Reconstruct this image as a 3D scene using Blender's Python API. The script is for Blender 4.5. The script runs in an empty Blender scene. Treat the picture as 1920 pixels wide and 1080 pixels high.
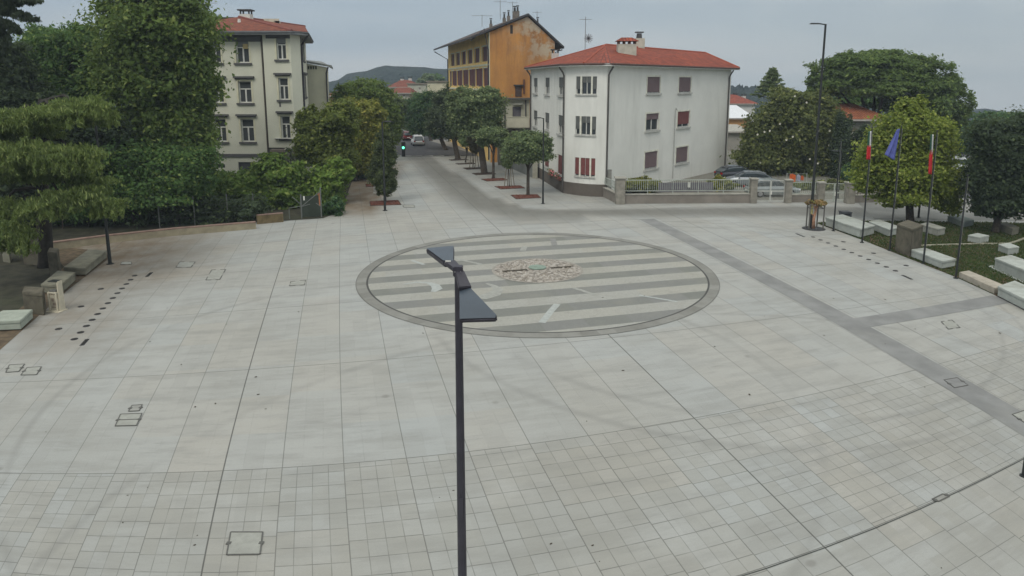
import bpy, bmesh, math, random
import numpy as np
from mathutils import Vector, Matrix
random.seed(7)
RNG = np.random.default_rng(7)
sc = bpy.context.scene
COL = sc.collection
R = math.radians

# ------------------------------------------------------------------ survey
# the camera stands on a building 9.6 m above the square; positions below were
# read from the photograph and turned into ground points (1920 x 1080 survey)
F, PITCH, H = 1305.0, R(10.0), 9.6
CY = 384.0        # height of the optical axis on the picture (lens shifted down to keep verticals upright)
CP, SP = math.cos(PITCH), math.sin(PITCH)
def ray(px, py):
    a, b = (px - 960) / F, (CY - py) / F
    return Vector((a, CP + b * SP, -SP + b * CP))
def G(px, py, z=0.0):
    d = ray(px, py); t = (z - H) / d.z
    return Vector((d.x * t, d.y * t, z))
def D(px, py, Y):
    d = ray(px, py); t = Y / d.y
    return Vector((d.x * t, Y, H + d.z * t))
def gy(py): return G(960, py).y
def zat(py, Y): return D(960, py, Y).z
def depth(p): return p[1] * CP + (H - p[2]) * SP
def xat(px, p): return (px - 960) / F * depth(p)
# plan of the paving: u counts the long bays (1.71 m), v runs along them
TF, TK, TP, TR, TH = 1.32207, -0.25085, 0.30667, -0.00215, 0.243516
U0, US, V0 = -0.61735, 0.178381, 1.612618
def Tpx(u, v):
    u = np.asarray(u, float); v = np.asarray(v, float)
    a = U0 + US * u; b = V0 + US * v
    c, s = math.cos(TH), math.sin(TH)
    X = a * c - b * s; Y = a * s + b * c
    dp = Y * math.cos(TP) + math.sin(TP)
    x = TF * X / dp; y = TF * (Y * math.sin(TP) - math.cos(TP)) / dp
    c, s = math.cos(TR), math.sin(TR)
    x, y = c * x + s * y, -s * x + c * y
    ru = np.sqrt(x * x + y * y) + 1e-9
    q = (1 - np.sqrt(1 - 4 * TK * ru * ru)) / (2 * TK * ru) / ru
    return 960 + 960 * x * q, 540 - 960 * y * q
def T(u, v, z=0.0):
    px, py = Tpx(u, v)
    return G(float(px), float(py), z)

# ------------------------------------------------------------------ object helpers
def tag(o, label=None, cat=None, group=None, kind=None):
    if label: o['label'] = label
    if cat: o['category'] = cat
    if group: o['group'] = group
    if kind: o['kind'] = kind
    return o
def thing(name, label, cat, loc=(0, 0, 0), rz=0.0, group=None):
    o = bpy.data.objects.new(name, None); COL.objects.link(o)
    o.location = Vector(loc); o.rotation_euler = (0, 0, rz); o.empty_display_size = .3
    return tag(o, label, cat, group)
class MB:
    def __init__(s): s.v = []; s.f = []; s.uv = {}; s.mi = []; s.cm = 0
    def add(s, pts, faces, uvs=None):
        b = len(s.v); s.v += [tuple(p) for p in pts]
        for i, f in enumerate(faces):
            if uvs: s.uv[len(s.f)] = uvs[i]
            s.f.append([b + k for k in f]); s.mi.append(s.cm)
        return s
    def poly(s, pts, uv=False):
        pts = [Vector(p) for p in pts]; u = None
        if uv:
            e = (pts[1] - pts[0]).normalized()
            n = Vector((0, 0, 0))
            for i in range(len(pts)): n += (pts[i] - pts[0]).cross(pts[(i + 1) % len(pts)] - pts[0])
            n.normalize(); w = n.cross(e)
            u = [[((p - pts[0]).dot(e), (p - pts[0]).dot(w)) for p in pts]]
        return s.add(pts, [list(range(len(pts)))], u)
    def box(s, c, d, rz=0.0, taper=1.0):
        cx, cy, cz = c; a, b, h = d[0] / 2, d[1] / 2, d[2] / 2
        co, si = math.cos(rz), math.sin(rz); p = []
        for z, k in ((-h, 1), (h, taper)):
            for x, y in ((-a, -b), (a, -b), (a, b), (-a, b)):
                x *= k; y *= k
                p.append((cx + x * co - y * si, cy + x * si + y * co, cz + z))
        return s.add(p, [[3, 2, 1, 0], [4, 5, 6, 7], [0, 1, 5, 4], [1, 2, 6, 5], [2, 3, 7, 6], [3, 0, 4, 7]])
    def prism(s, base, h):
        n = len(base); p = [Vector(q) for q in base] + [Vector(q) + Vector((0, 0, h)) for q in base]
        f = [list(range(n))[::-1], list(range(n, 2 * n))] + [[i, (i + 1) % n, n + (i + 1) % n, n + i] for i in range(n)]
        return s.add(p, f)
    def slab(s, top, off):
        """a panel: polygon top, thickened by vector off"""
        n = len(top); o = Vector(off); p = [Vector(q) for q in top] + [Vector(q) + o for q in top]
        f = [list(range(n)), list(range(n, 2 * n))[::-1]] + [[(i + 1) % n, i, n + i, n + (i + 1) % n] for i in range(n)]
        return s.add(p, f)
    def tube(s, pts, rad, n=8, cap=True):
        pts = [Vector(p) for p in pts]; m = len(pts)
        if not hasattr(rad, '__len__'): rad = [rad] * m
        vs = []
        for i, p in enumerate(pts):
            t = (pts[min(i + 1, m - 1)] - pts[max(i - 1, 0)]).normalized()
            a = Vector((1, 0, 0)) if abs(t.x) < .8 else Vector((0, 1, 0))
            x = t.cross(a).normalized(); y = t.cross(x)
            for k in range(n):
                w = 2 * math.pi * (k + .5) / n
                vs.append(p + (x * math.cos(w) + y * math.sin(w)) * rad[i])
        fs = []
        for i in range(m - 1):
            for k in range(n):
                fs.append([i * n + k, (i + 1) * n + k, (i + 1) * n + (k + 1) % n, i * n + (k + 1) % n])
        if cap: fs += [list(range(n)), list(range((m - 1) * n, m * n))[::-1]]
        return s.add(vs, fs)
    def disc(s, c, r, n=20, h=0.0):
        p = [(c[0] + r * math.cos(2 * math.pi * k / n), c[1] + r * math.sin(2 * math.pi * k / n), c[2]) for k in range(n)]
        return s.prism(p, h) if h else s.add(p, [list(range(n))])
    def beam(s, a, b, w, h):
        """a bar of rectangular section from a to b"""
        a, b = Vector(a), Vector(b); t = (b - a).normalized()
        x = t.cross(Vector((0, 0, 1)))
        x = x.normalized() if x.length > 1e-4 else Vector((1, 0, 0))
        y = x.cross(t).normalized(); vs = []
        for p in (a, b):
            for i, j in ((-1, -1), (1, -1), (1, 1), (-1, 1)): vs.append(p + x * (w / 2 * i) + y * (h / 2 * j))
        return s.add(vs, [[0, 1, 2, 3], [7, 6, 5, 4], [4, 5, 1, 0], [5, 6, 2, 1], [6, 7, 3, 2], [7, 4, 0, 3]])
    def build(s, name, mat, parent=None, world=False, bevel=0, smooth=False, fix=True):
        me = bpy.data.meshes.new(name)
        off = Vector((0, 0, 0))
        rot = None
        if world and parent is not None:
            q = parent
            while q.parent is not None: q = q.parent
            off = q.location.copy()
        me.from_pydata([tuple(Vector(p) - off) for p in s.v], [], s.f)
        for m in (mat if isinstance(mat, (list, tuple)) else [mat]): me.materials.append(m)
        if s.uv:
            l = me.uv_layers.new(name='UV')
            for i, u in s.uv.items():
                for k, li in enumerate(me.polygons[i].loop_indices): l.data[li].uv = u[k]
        for i, p in enumerate(me.polygons):
            p.material_index = s.mi[i]; p.use_smooth = smooth
        if fix:
            bm = bmesh.new(); bm.from_mesh(me)
            bmesh.ops.recalc_face_normals(bm, faces=bm.faces)
            if bevel:
                bmesh.ops.bevel(bm, geom=[e for e in bm.edges if e.is_manifold and e.calc_face_angle(0) > .5], offset=bevel, segments=2, affect='EDGES', clamp_overlap=True)
            bm.to_mesh(me); bm.free()
        me.update()
        o = bpy.data.objects.new(name, me); COL.objects.link(o)
        if parent is not None: o.parent = parent
        return o
def copy_tree(o, parent=None):
    c = o.copy(); COL.objects.link(c); c.parent = parent
    for ch in o.children: copy_tree(ch, c)
    return c

# ------------------------------------------------------------------ materials
class NG:
    def __init__(s, name):
        s.m = bpy.data.materials.new(name); s.m.use_nodes = True
        s.t = s.m.node_tree; s.n = s.t.nodes; s.b = s.n['Principled BSDF']
    def link(s, a, b): s.t.links.new(a, b)
    def put(s, sock, v):
        if hasattr(v, 'is_linked'): s.link(v, sock)
        elif v is not None: sock.default_value = v
    def math(s, op, a, b=None, c=None, clamp=False):
        n = s.n.new('ShaderNodeMath'); n.operation = op; n.use_clamp = clamp
        for i, x in enumerate((a, b, c)):
            if x is not None: s.put(n.inputs[i], x)
        return n.outputs[0]
    def mix(s, f, a, b, mode='MIX'):
        n = s.n.new('ShaderNodeMix'); n.data_type = 'RGBA'; n.blend_type = mode
        s.put(n.inputs['Factor'], f)
        for k, x in ((6, a), (7, b)):
            if isinstance(x, (tuple, list)): x = tuple(x)[:3] + (1,)
            s.put(n.inputs[k], x)
        return n.outputs[2]
    def ss(s, x, a, b, lo=0.0, hi=1.0):
        n = s.n.new('ShaderNodeMapRange'); n.interpolation_type = 'SMOOTHSTEP'
        s.put(n.inputs[0], x)
        for i, v in enumerate((a, b, lo, hi)): n.inputs[i + 1].default_value = v
        return n.outputs[0]
    def coord(s, kind='Object'):
        return s.n.new('ShaderNodeTexCoord').outputs[kind]
    def uv(s):
        n = s.n.new('ShaderNodeUVMap'); n.uv_map = 'UV'; return n.outputs[0]
    def xyz(s, v):
        n = s.n.new('ShaderNodeSeparateXYZ'); s.link(v, n.inputs[0]); return n.outputs
    def comb(s, x, y, z=0.0):
        n = s.n.new('ShaderNodeCombineXYZ')
        for i, v in enumerate((x, y, z)): s.put(n.inputs[i], v)
        return n.outputs[0]
    def noise(s, vec, scale, detail=3.0, rough=.55, dist=0.0):
        n = s.n.new('ShaderNodeTexNoise'); s.put(n.inputs['Vector'], vec)
        n.inputs['Scale'].default_value = scale; n.inputs['Detail'].default_value = detail
        n.inputs['Roughness'].default_value = rough; n.inputs['Distortion'].default_value = dist
        return n.outputs['Fac']
    def white(s, vec):
        n = s.n.new('ShaderNodeTexWhiteNoise'); s.put(n.inputs['Vector'], vec); return n.outputs['Value']
    def scale(s, vec, v):
        n = s.n.new('ShaderNodeVectorMath'); n.operation = 'MULTIPLY'; s.put(n.inputs[0], vec)
        n.inputs[1].default_value = v; return n.outputs[0]
    def bump(s, h, strength=.3, dist=.02):
        n = s.n.new('ShaderNodeBump'); n.inputs['Strength'].default_value = strength
        n.inputs['Distance'].default_value = dist; s.link(h, n.inputs['Height'])
        s.link(n.outputs[0], s.b.inputs['Normal'])
    def done(s, col, rough=.8, metal=0.0, spec=.3):
        if isinstance(col, (tuple, list)): col = tuple(col)[:3] + (1,)
        s.put(s.b.inputs['Base Color'], col); s.put(s.b.inputs['Roughness'], rough)
        s.b.inputs['Metallic'].default_value = metal
        s.b.inputs['Specular IOR Level'].default_value = spec
        return s.m
MATS = {}
def plain(name, c, rough=.7, var=.12, scale=3.0, metal=0.0, spec=.3, bump=0.0, dirt=None, dscale=.35, damt=.5, zs=1.0):
    """a surface with small tone variation, optional blotches of dirt and bump"""
    if name in MATS: return MATS[name]
    g = NG(name); co = g.coord()
    n = g.noise(co, scale, 4)
    c2 = tuple(min(1, x * (1 + var)) for x in c); c1 = tuple(x * (1 - var) for x in c)
    col = g.mix(g.ss(n, .3, .7), c1, c2)
    if dirt:
        d = g.noise(g.scale(co, (1, 1, zs)), dscale, 5, .62)
        col = g.mix(g.ss(d, .48, .75, 0, damt), col, dirt)
    if bump: g.bump(g.noise(co, scale * 6, 4), bump, .02)
    MATS[name] = g.done(col, rough, metal, spec); return MATS[name]
def tiles(name, a, b):
    g = NG(name); u = g.uv(); x = g.xyz(u)
    wv = g.math('ABSOLUTE', g.math('SUBTRACT', g.math('FRACT', g.math('DIVIDE', x[0], .30)), .5))
    rowf = g.math('FRACT', g.math('DIVIDE', x[1], .36))
    hgt = g.math('ADD', g.ss(wv, .05, .5, 1, 0), g.math('MULTIPLY', rowf, -.35))
    cell = g.white(g.comb(g.math('FLOOR', g.math('DIVIDE', x[0], .30)), g.math('FLOOR', g.math('DIVIDE', x[1], .36))))
    col = g.mix(cell, a, b)
    col = g.mix(g.ss(g.noise(g.coord(), .9, 6, .7), .4, .68, 0, .7), col, tuple(k * .5 for k in a))
    col = g.mix(g.ss(wv, .3, .5, 0, .75), col, (.05, .02, .015))
    g.bump(hgt, .8, .06)
    return g.done(col, .85)
LEAFK = 2.8
def leafmat(name, c1, c2, c3=None, amt=.2):
    c1, c2, c3 = [None if c is None else tuple(x * LEAFK for x in c) for c in (c1, c2, c3)]
    g = NG(name); ge = g.n.new('ShaderNodeNewGeometry')
    rnd = ge.outputs['Random Per Island']
    col = g.mix(g.ss(rnd, -.6, 1.6), c1, c2)
    cl = g.noise(g.coord(), .55, 3, .6)
    col = g.mix(g.ss(cl, .35, .65, 0, .65), col, tuple(x * .62 for x in c1))
    if c3: col = g.mix(g.math('GREATER_THAN', g.white(g.comb(rnd, 3.1, 0)), 1 - amt), col, c3)
    g.done(col, .65, 0, .22)
    tr = g.n.new('ShaderNodeBsdfTranslucent'); g.link(g.mix(.3, col, (.2, .25, .07)), tr.inputs[0])
    mx = g.n.new('ShaderNodeMixShader'); mx.inputs[0].default_value = .45
    out = g.n['Material Output']
    g.link(g.b.outputs[0], mx.inputs[1]); g.link(tr.outputs[0], mx.inputs[2]); g.link(mx.outputs[0], out.inputs[0])
    return g.m
def glass(name='window_glass', c=(.03, .035, .04)):
    if name in MATS: return MATS[name]
    g = NG(name); n = g.noise(g.coord(), .8, 2)
    MATS[name] = g.done(g.mix(n, c, tuple(k * 1.8 for k in c)), .12, 0, .5); return MATS[name]
def paving():
    g = NG('stone_paving'); x = g.xyz(g.uv()); U, V = x[0], x[1]
    def jd(c, per, off=0.0):     # distance to the nearest joint of a set
        f = g.math('FRACT', g.math('DIVIDE', g.math('SUBTRACT', c, off), per))
        return g.math('MULTIPLY', g.math('SUBTRACT', .5, g.math('ABSOLUTE', g.math('SUBTRACT', f, .5))), per)
    def line(d, w, s): return g.ss(d, w * .55, w * 1.25, s, 0)
    mx = lambda a, b: g.math('MAXIMUM', a, b)
    fu = g.math('FLOOR', U); small = g.math('LESS_THAN', V, 0.0); low = g.math('LESS_THAN', V, -4.03)
    hs = g.white(g.comb(fu, 7.7, 0))
    rowc = g.math('ADD', V, g.math('MULTIPLY', hs, .37))
    J = line(jd(U, 1), .008, .62)
    J = mx(J, line(jd(U, 8, 1), .013, .85))
    J = mx(J, line(jd(V, 4), .010, .72))
    wob = g.math('MULTIPLY', g.noise(g.comb(U, V, 0), 2.5, 2), 1.0)
    fine = mx(line(jd(U, .25), .0065, .5), line(jd(rowc, .37), .0085, .62))
    fine = g.math('MULTIPLY', fine, g.ss(wob, .3, .6, .45, 1))
    coarse = mx(line(jd(U, .5), .0065, .5), line(jd(rowc, .74), .008, .55))
    faint = mx(line(jd(U, .3333), .007, .12), line(jd(g.math('ADD', V, hs), 1.0), .007, .10))
    faint = g.math('MULTIPLY', faint, g.ss(wob, .4, .62, .1, 1))
    sub = g.math('ADD', g.math('MULTIPLY', small, g.math('ADD', g.math('MULTIPLY', fine, g.math('SUBTRACT', 1, low)), g.math('MULTIPLY', coarse, low))),
                 g.math('MULTIPLY', faint, g.math('SUBTRACT', 1, small)))
    J = mx(J, sub)
    P = g.comb(U, V, 0)
    slab = g.white(g.comb(g.math('FLOOR', g.math('MULTIPLY', U, 4)), g.math('FLOOR', g.math('DIVIDE', rowc, .37)), 1.0))
    bay = g.white(g.comb(fu, g.math('FLOOR', g.math('DIVIDE', V, 4)), 2.0))
    patch = g.white(g.comb(fu, g.math('FLOOR', g.math('DIVIDE', rowc, 1.48)), 5.0))
    warm, cool = (.345, .338, .306), (.328, .344, .335)
    tone = g.math('ADD', g.math('MULTIPLY', bay, .5), g.math('MULTIPLY', g.ss(patch, .25, .75), .5))
    col = g.mix(tone, cool, warm)
    base = g.mix(g.math('MULTIPLY', small, g.ss(slab, 0, 1, .0, .34)), col, (.245, .238, .2))
    st = g.noise(g.comb(g.math('MULTIPLY', U, .55), g.math('MULTIPLY', V, 2.4), 0), 1.0, 6, .65)
    base = g.mix(g.ss(st, .42, .68, 0, .5), base, (.225, .226, .21))
    st2 = g.noise(g.comb(g.math('MULTIPLY', U, 1.1), g.math('MULTIPLY', V, 6.5), 4.0), 1.0, 5, .7)
    base = g.mix(g.ss(st2, .52, .72, 0, .42), base, (.21, .212, .198))
    bl = g.noise(P, .22, 5, .6)
    base = g.mix(g.ss(bl, .4, .66, 0, .34), base, (.26, .255, .225))
    lt = g.noise(g.comb(g.math('ADD', U, 31.0), V, 0), .5, 4, .6)
    base = g.mix(g.ss(lt, .5, .75, 0, .35), base, (.40, .41, .395))
    big = g.white(g.comb(g.math('FLOOR', g.math('MULTIPLY', U, 3)), g.math('FLOOR', g.math('ADD', V, hs)), 8.0))
    base = g.mix(g.ss(big, .55, 1.0, 0, .2), base, (.25, .252, .235))
    base = g.mix(g.ss(g.noise(P, 26, 3, .7), .3, .75, 0, .14), base, (.2, .2, .19))
    a = g.n.new('ShaderNodeAttribute'); a.attribute_name = 'wear'
    w = g.xyz(a.outputs['Color'])
    wn = g.noise(g.comb(g.math('MULTIPLY', U, 1.3), g.math('MULTIPLY', V, .5), 0), 1.2, 4)
    base = g.mix(g.math('MULTIPLY', w[0], g.ss(wn, .2, .75, .8, 1)), base, (.148, .146, .13))
    base = g.mix(g.math('MULTIPLY', w[1], g.ss(g.noise(P, 1.1, 5, .65), .25, .7, .5, 1)), base, (.15, .11, .068))
    # dark stain spots and long curved tyre marks
    v = g.n.new('ShaderNodeTexVoronoi'); v.inputs['Scale'].default_value = .5; g.link(P, v.inputs['Vector'])
    base = g.mix(g.ss(v.outputs['Distance'], .02, .055, .5, 0), base, (.16, .155, .14))
    for cu, cv, r in ((14.2, 6.5, 9.1), (14.2, 6.5, 8.1), (4.0, 2.0, 7.6), (9.0, -6.0, 11.2)):
        dr = g.math('SQRT', g.math('ADD', g.math('POWER', g.math('SUBTRACT', U, cu), 2), g.math('POWER', g.math('SUBTRACT', V, cv), 2)))
        m_ = g.ss(g.math('ABSOLUTE', g.math('SUBTRACT', dr, r)), .0, .16, .34, 0)
        base = g.mix(g.math('MULTIPLY', m_, g.ss(bl, .35, .6)), base, (.17, .17, .16))
    base = g.mix(J, base, (.068, .068, .062))
    g.bump(g.math('SUBTRACT', g.math('MULTIPLY', g.noise(P, 30, 3), .15), J), .25, .006)
    return g.done(base, g.ss(bl, .3, .7, .62, .85), 0, .3)

PAV = paving()
ASPH = plain('asphalt', (.062, .064, .07), .85, .2, 2.0, dirt=(.11, .11, .105), dscale=.2)
PAVE2 = plain('grey_road_paving', (.2, .2, .185), .85, .12, .6, dirt=(.28, .28, .26), dscale=.15)
EARTH = plain('dark_garden_soil', (.035, .034, .022), .95, .4, 1.5, bump=.4, dirt=(.05, .06, .025))
DARKMETAL = plain('anthracite_metal', (.034, .032, .043), .5, .15, 4, 0, .45)
LAMPTOP = plain('sky_sheen_lamp_top', (.045, .06, .078), .38, .08, 3, 0, .5)  # bluer, paler copy of the anthracite: sky reflection put into the colour
BLACKM = plain('black_metal', (.024, .027, .027), .5, .15, 5)
STONE = plain('pale_bench_stone', (.36, .385, .355), .85, .1, 2.5, bump=.2, dirt=(.2, .2, .16), dscale=.9, damt=.6)
STONED = plain('weathered_stone', (.105, .095, .07), .9, .3, 2.5, bump=.6, dirt=(.07, .07, .05), dscale=1.2, damt=.7)
STONEO = plain('mossy_bench_stone', (.2, .195, .15), .9, .2, 2.0, bump=.3, dirt=(.09, .085, .06), dscale=.8, damt=.7)
BARK = plain('bark', (.06, .05, .04), .95, .35, 6, bump=.8)
WOODP = plain('peeled_wood', (.36, .2, .13), .85, .25, 6, bump=.4)
STAKE = plain('grey_wood_stake', (.2, .175, .14), .9, .2, 8)
MULCH = plain('red_bark_mulch', (.14, .052, .036), .95, .35, 9, bump=.8)
MULCHD = plain('dark_bark_mulch', (.06, .042, .032), .95, .35, 9, bump=.8)
WHITEP = plain('white_paint', (.62, .62, .57), .6, .06, 3)
GREYR = plain('grey_green_railing_paint', (.36, .39, .35), .6, .08, 3)
GL = glass()
TILE_A = tiles('red_roof_tiles', (.34, .075, .036), (.17, .036, .022))
TILE_B = tiles('worn_red_roof_tiles', (.27, .075, .038), (.14, .04, .025))
TILE_C = tiles('orange_roof_tiles', (.36, .13, .06), (.24, .075, .04))

# ------------------------------------------------------------------ light, sky, camera
SUN_EL = R(48)     # behind the camera and a little to the left, seen through cloud
def world():
    w = bpy.data.worlds.new('World'); sc.world = w; w.use_nodes = True
    t = w.node_tree; n = t.nodes; bg = n['Background']
    sky = n.new('ShaderNodeTexSky'); sky.sky_type = 'NISHITA'; sky.sun_disc = False
    sky.sun_elevation = SUN_EL; sky.sun_rotation = R(203); sky.air_density = 1.2; sky.dust_density = 2.0
    tc = n.new('ShaderNodeTexCoord'); sx = n.new('ShaderNodeSeparateXYZ'); t.links.new(tc.outputs['Generated'], sx.inputs[0])
    def mr(src, a, b, lo, hi):
        m = n.new('ShaderNodeMapRange'); t.links.new(src, m.inputs[0])
        for i, v in enumerate((a, b, lo, hi)): m.inputs[i + 1].default_value = v
        return m.outputs[0]
    def mixc(f, a, b, mode='MIX'):
        m = n.new('ShaderNodeMix'); m.data_type = 'RGBA'; m.blend_type = mode
        if hasattr(f, 'is_linked'): t.links.new(f, m.inputs['Factor'])
        else: m.inputs['Factor'].default_value = f
        for k, x in ((6, a), (7, b)):
            if hasattr(x, 'is_linked'): t.links.new(x, m.inputs[k])
            else: m.inputs[k].default_value = tuple(x) + (1,)
        return m.outputs[2]
    ns = n.new('ShaderNodeTexNoise'); ns.inputs['Scale'].default_value = 2.6; ns.inputs['Detail'].default_value = 6; ns.inputs['Distortion'].default_value = .4
    mp = n.new('ShaderNodeMapping'); mp.inputs['Scale'].default_value = (1, 1, 5.5); mp.inputs['Location'].default_value = (.3, .2, .55); t.links.new(tc.outputs['Generated'], mp.inputs[0])
    t.links.new(mp.outputs[0], ns.inputs['Vector'])
    # overcast: cool grey to the left, paler and warmer to the right, brighter overhead
    side = mr(sx.outputs[0], -.5, .55, 0, 1)
    cloud = mixc(side, (2.6, 3.25, 3.95), (3.6, 3.95, 4.0))
    cloud = mixc(mr(ns.outputs['Fac'], .46, .66, 0, .8), cloud, (4.3, 4.45, 4.45))
    cloud = mixc(mr(ns.outputs['Fac'], .5, .34, 0, .55), cloud, (2.55, 3.0, 3.4))
    cloud = mixc(mr(sx.outputs[2], .12, .26, 0, .3), cloud, (3.1, 3.5, 3.8))
    cloud = mixc(mr(sx.outputs[2], .24, .5, 0, .9), cloud, (3.6, 3.62, 3.45))
    up = mr(sx.outputs[2], .22, .9, .92, 2.6)
    mu = n.new('ShaderNodeVectorMath'); mu.operation = 'SCALE'; t.links.new(cloud, mu.inputs[0]); t.links.new(up, mu.inputs['Scale'])
    t.links.new(mixc(.9, sky.outputs[0], mu.outputs[0]), bg.inputs['Color'])
    bg.inputs['Strength'].default_value = .1
    l = bpy.data.lights.new('sun', 'SUN'); l.energy = .9; l.angle = R(24); l.color = (1, .95, .86)
    o = bpy.data.objects.new('sun', l); COL.objects.link(o)
    d = Vector((math.cos(SUN_EL) * .38, math.cos(SUN_EL) * .9, -math.sin(SUN_EL)))
    o.rotation_euler = d.to_track_quat('-Z', 'Y').to_euler(); o.location = (30, -40, 60)
    cam = bpy.data.cameras.new('camera'); cam.sensor_width = 36; cam.lens = 36 * F / 1920; cam.shift_y = (CY - 540) / 1920
    cam.clip_start = .1; cam.clip_end = 6000
    co = bpy.data.objects.new('camera', cam); COL.objects.link(co)
    co.location = (0, 0, H); co.rotation_euler = (math.pi / 2 - PITCH, 0, 0); sc.camera = co
    sc.view_settings.view_transform = 'Standard'; sc.view_settings.look = 'None'
    sc.view_settings.exposure = .63; sc.view_settings.gamma = 1; sc.view_settings.use_curve_mapping = False
    sc.cycles.max_bounces = 6; sc.cycles.diffuse_bounces = 3; sc.cycles.transmission_bounces = 4
    sc.cycles.use_denoising = True
world()

# ------------------------------------------------------------------ ground
def meshgrid_obj(name, V, nu, nv, mat, uv=None, keep=None, cols=None):
    me = bpy.data.meshes.new(name)
    idx = lambda i, j: j * nu + i
    f = []
    for j in range(nv - 1):
        for i in range(nu - 1):
            if keep is None or keep[j, i]: f.append((idx(i, j), idx(i + 1, j), idx(i + 1, j + 1), idx(i, j + 1)))
    me.from_pydata([tuple(p) for p in V], [], f); me.materials.append(mat)
    if uv is not None:
        l = me.uv_layers.new(name='UV'); li = np.zeros(len(me.loops), np.int32); me.loops.foreach_get('vertex_index', li)
        l.data.foreach_set('uv', uv[li].astype(np.float32).ravel())
    if cols is not None:
        a = me.color_attributes.new('wear', 'FLOAT_COLOR', 'POINT'); a.data.foreach_set('color', cols.astype(np.float32).ravel())
    bm = bmesh.new(); bm.from_mesh(me); bmesh.ops.delete(bm, geom=[v for v in bm.verts if not v.link_faces], context='VERTS'); bm.to_mesh(me); bm.free()
    for p in me.polygons: p.use_smooth = True
    o = bpy.data.objects.new(name, me); COL.objects.link(o); return o

def terrain():
    ys = np.concatenate([np.linspace(-30, 200, 24), np.linspace(220, 600, 20), np.linspace(700, 3000, 14)])
    xs = np.concatenate([np.linspace(-2500, -300, 10), np.linspace(-260, 260, 27), np.linspace(300, 2500, 10)])
    V = []
    for y in ys:
        for x in xs:
            r = math.hypot(x * .8, y)
            V.append((x, y, -.06 - max(0, r - 165) * .085))
    g = NG('grass_and_earth'); co = g.coord(); n = g.noise(co, .05, 5); n2 = g.noise(co, .9, 4)
    c = g.mix(g.ss(n, .4, .6), (.05, .062, .028), (.085, .08, .055)); c = g.mix(g.ss(n2, .4, .7, 0, .5), c, (.04, .05, .02))
    tag(meshgrid_obj('ground', V, len(xs), len(ys), g.done(c, .95)), kind='structure')
terrain()

def plaza():
    us = np.arange(-22, 50.01, .4); vs = np.arange(-9.6, 70.01, .4)
    uu, vv = np.meshgrid(us, vs); px, py = Tpx(uu, vv)
    pts = np.array([tuple(G(float(a), float(b))) for a, b in zip(px.ravel(), py.ravel())])
    # worn grey vehicle lane (red channel) and brown leaf stains (green channel)
    X, Y = px.ravel(), py.ravel()
    sm = lambda t: np.clip(t, 0, 1) ** 2 * (3 - 2 * np.clip(t, 0, 1))
    yy = [285, 292, 319, 345, 371, 390, 405]
    xl = np.interp(Y, yy, [740, 748, 766, 785, 808, 835, 880]); xr = np.interp(Y, yy, [798, 808, 848, 890, 930, 985, 1100])
    w1 = sm((X - xl) / ((xr - xl) * .5)) * sm((xr - X) / 7) * sm((428 - Y) / 30) * (Y < 428)
    yt = np.interp(X, [900, 985, 1040, 1130, 1500, 1900], [372, 389, 391, 390, 384, 390]); yb2 = np.interp(X, [900, 1000, 1150, 1500, 1900], [402, 408, 412, 411, 416])
    w2 = sm((Y - yt) / 5) * sm((yb2 - Y) / 12) * (X > 900)
    s1 = sm((330 - np.hypot((X - 170), (Y - 455) * 2.4)) / 260) * .95
    s2 = sm((1 - np.maximum(np.abs(X - (705 - (Y - 320) * .55)) / 60, np.abs(Y - 355) / 62)) / .5) * 1.0
    s3 = sm((150 - np.hypot((X - 100) * .7, (Y - 590) * 1.2)) / 120) * .5
    c = np.stack([np.maximum(w1, w2), np.maximum.reduce([s1, s2, s3]), X * 0, X * 0 + 1], 1)
    yb = np.interp(px, [0, 500, 640, 950, 1060, 1140, 1160, 2000], [380, 380, 291, 291, 320, 355, 372, 372])
    ok = (py > yb)
    keep = ok[:-1, :-1] & ok[1:, :-1] & ok[:-1, 1:] & ok[1:, 1:]
    tag(meshgrid_obj('plaza', pts, len(us), len(vs), PAV, np.stack([uu.ravel(), vv.ravel()], 1), keep, c), kind='structure')
plaza()

def sheet(name, px, z, mat, kind='structure'):
    mb = MB(); mb.poly([G(a, b, z) for a, b in px])
    return tag(mb.build(name, mat), kind=kind)
sheet('street', [(600, 292), (915, 291), (868, 262), (806, 236), (742, 236), (700, 262)], .006, ASPH)
MB_ = MB(); MB_.beam(G(735, 294), G(905, 292), .25, .05); tag(MB_.build('street_edge', plain('dark_kerb', (.05, .05, .055))), kind='structure')
sheet('pavement', [(800, 262), (868, 262), (990, 292), (1040, 316), (900, 292)], .012, plain('pavement_concrete', (.2, .19, .17), dirt=(.12, .11, .1)))
sheet('yard', [(1145, 371), (1420, 376), (1700, 372), (1900, 350), (1880, 300), (1700, 262), (1360, 262), (1160, 300)], .006,
      plain('yard_gravel', (.17, .165, .14), .95, .2, 4, dirt=(.07, .08, .04)))
sheet('side_road', [(1600, 372), (1790, 372), (2150, 378), (2150, 416), (1900, 414), (1640, 411)], .008, PAVE2)
sheet('side_street', [(1740, 372), (1850, 372), (1838, 300), (1812, 270), (1792, 270)], .012, ASPH)
sheet('garden', [(640, 300), (660, 340), (640, 396), (606, 409), (530, 414), (482, 416), (300, 428), (90, 464), (120, 500), (60, 560), (-40, 640), (-900, 640), (-900, 300)], .012, EARTH)
sheet('garden_verge', [(-30, 655), (0, 656), (128, 543), (205, 484), (196, 470), (90, 462), (20, 560)], .008,
      plain('leaf_littered_soil', (.10, .075, .048), .95, .35, 3, bump=.5, dirt=(.05, .05, .025), dscale=.7))

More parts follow.
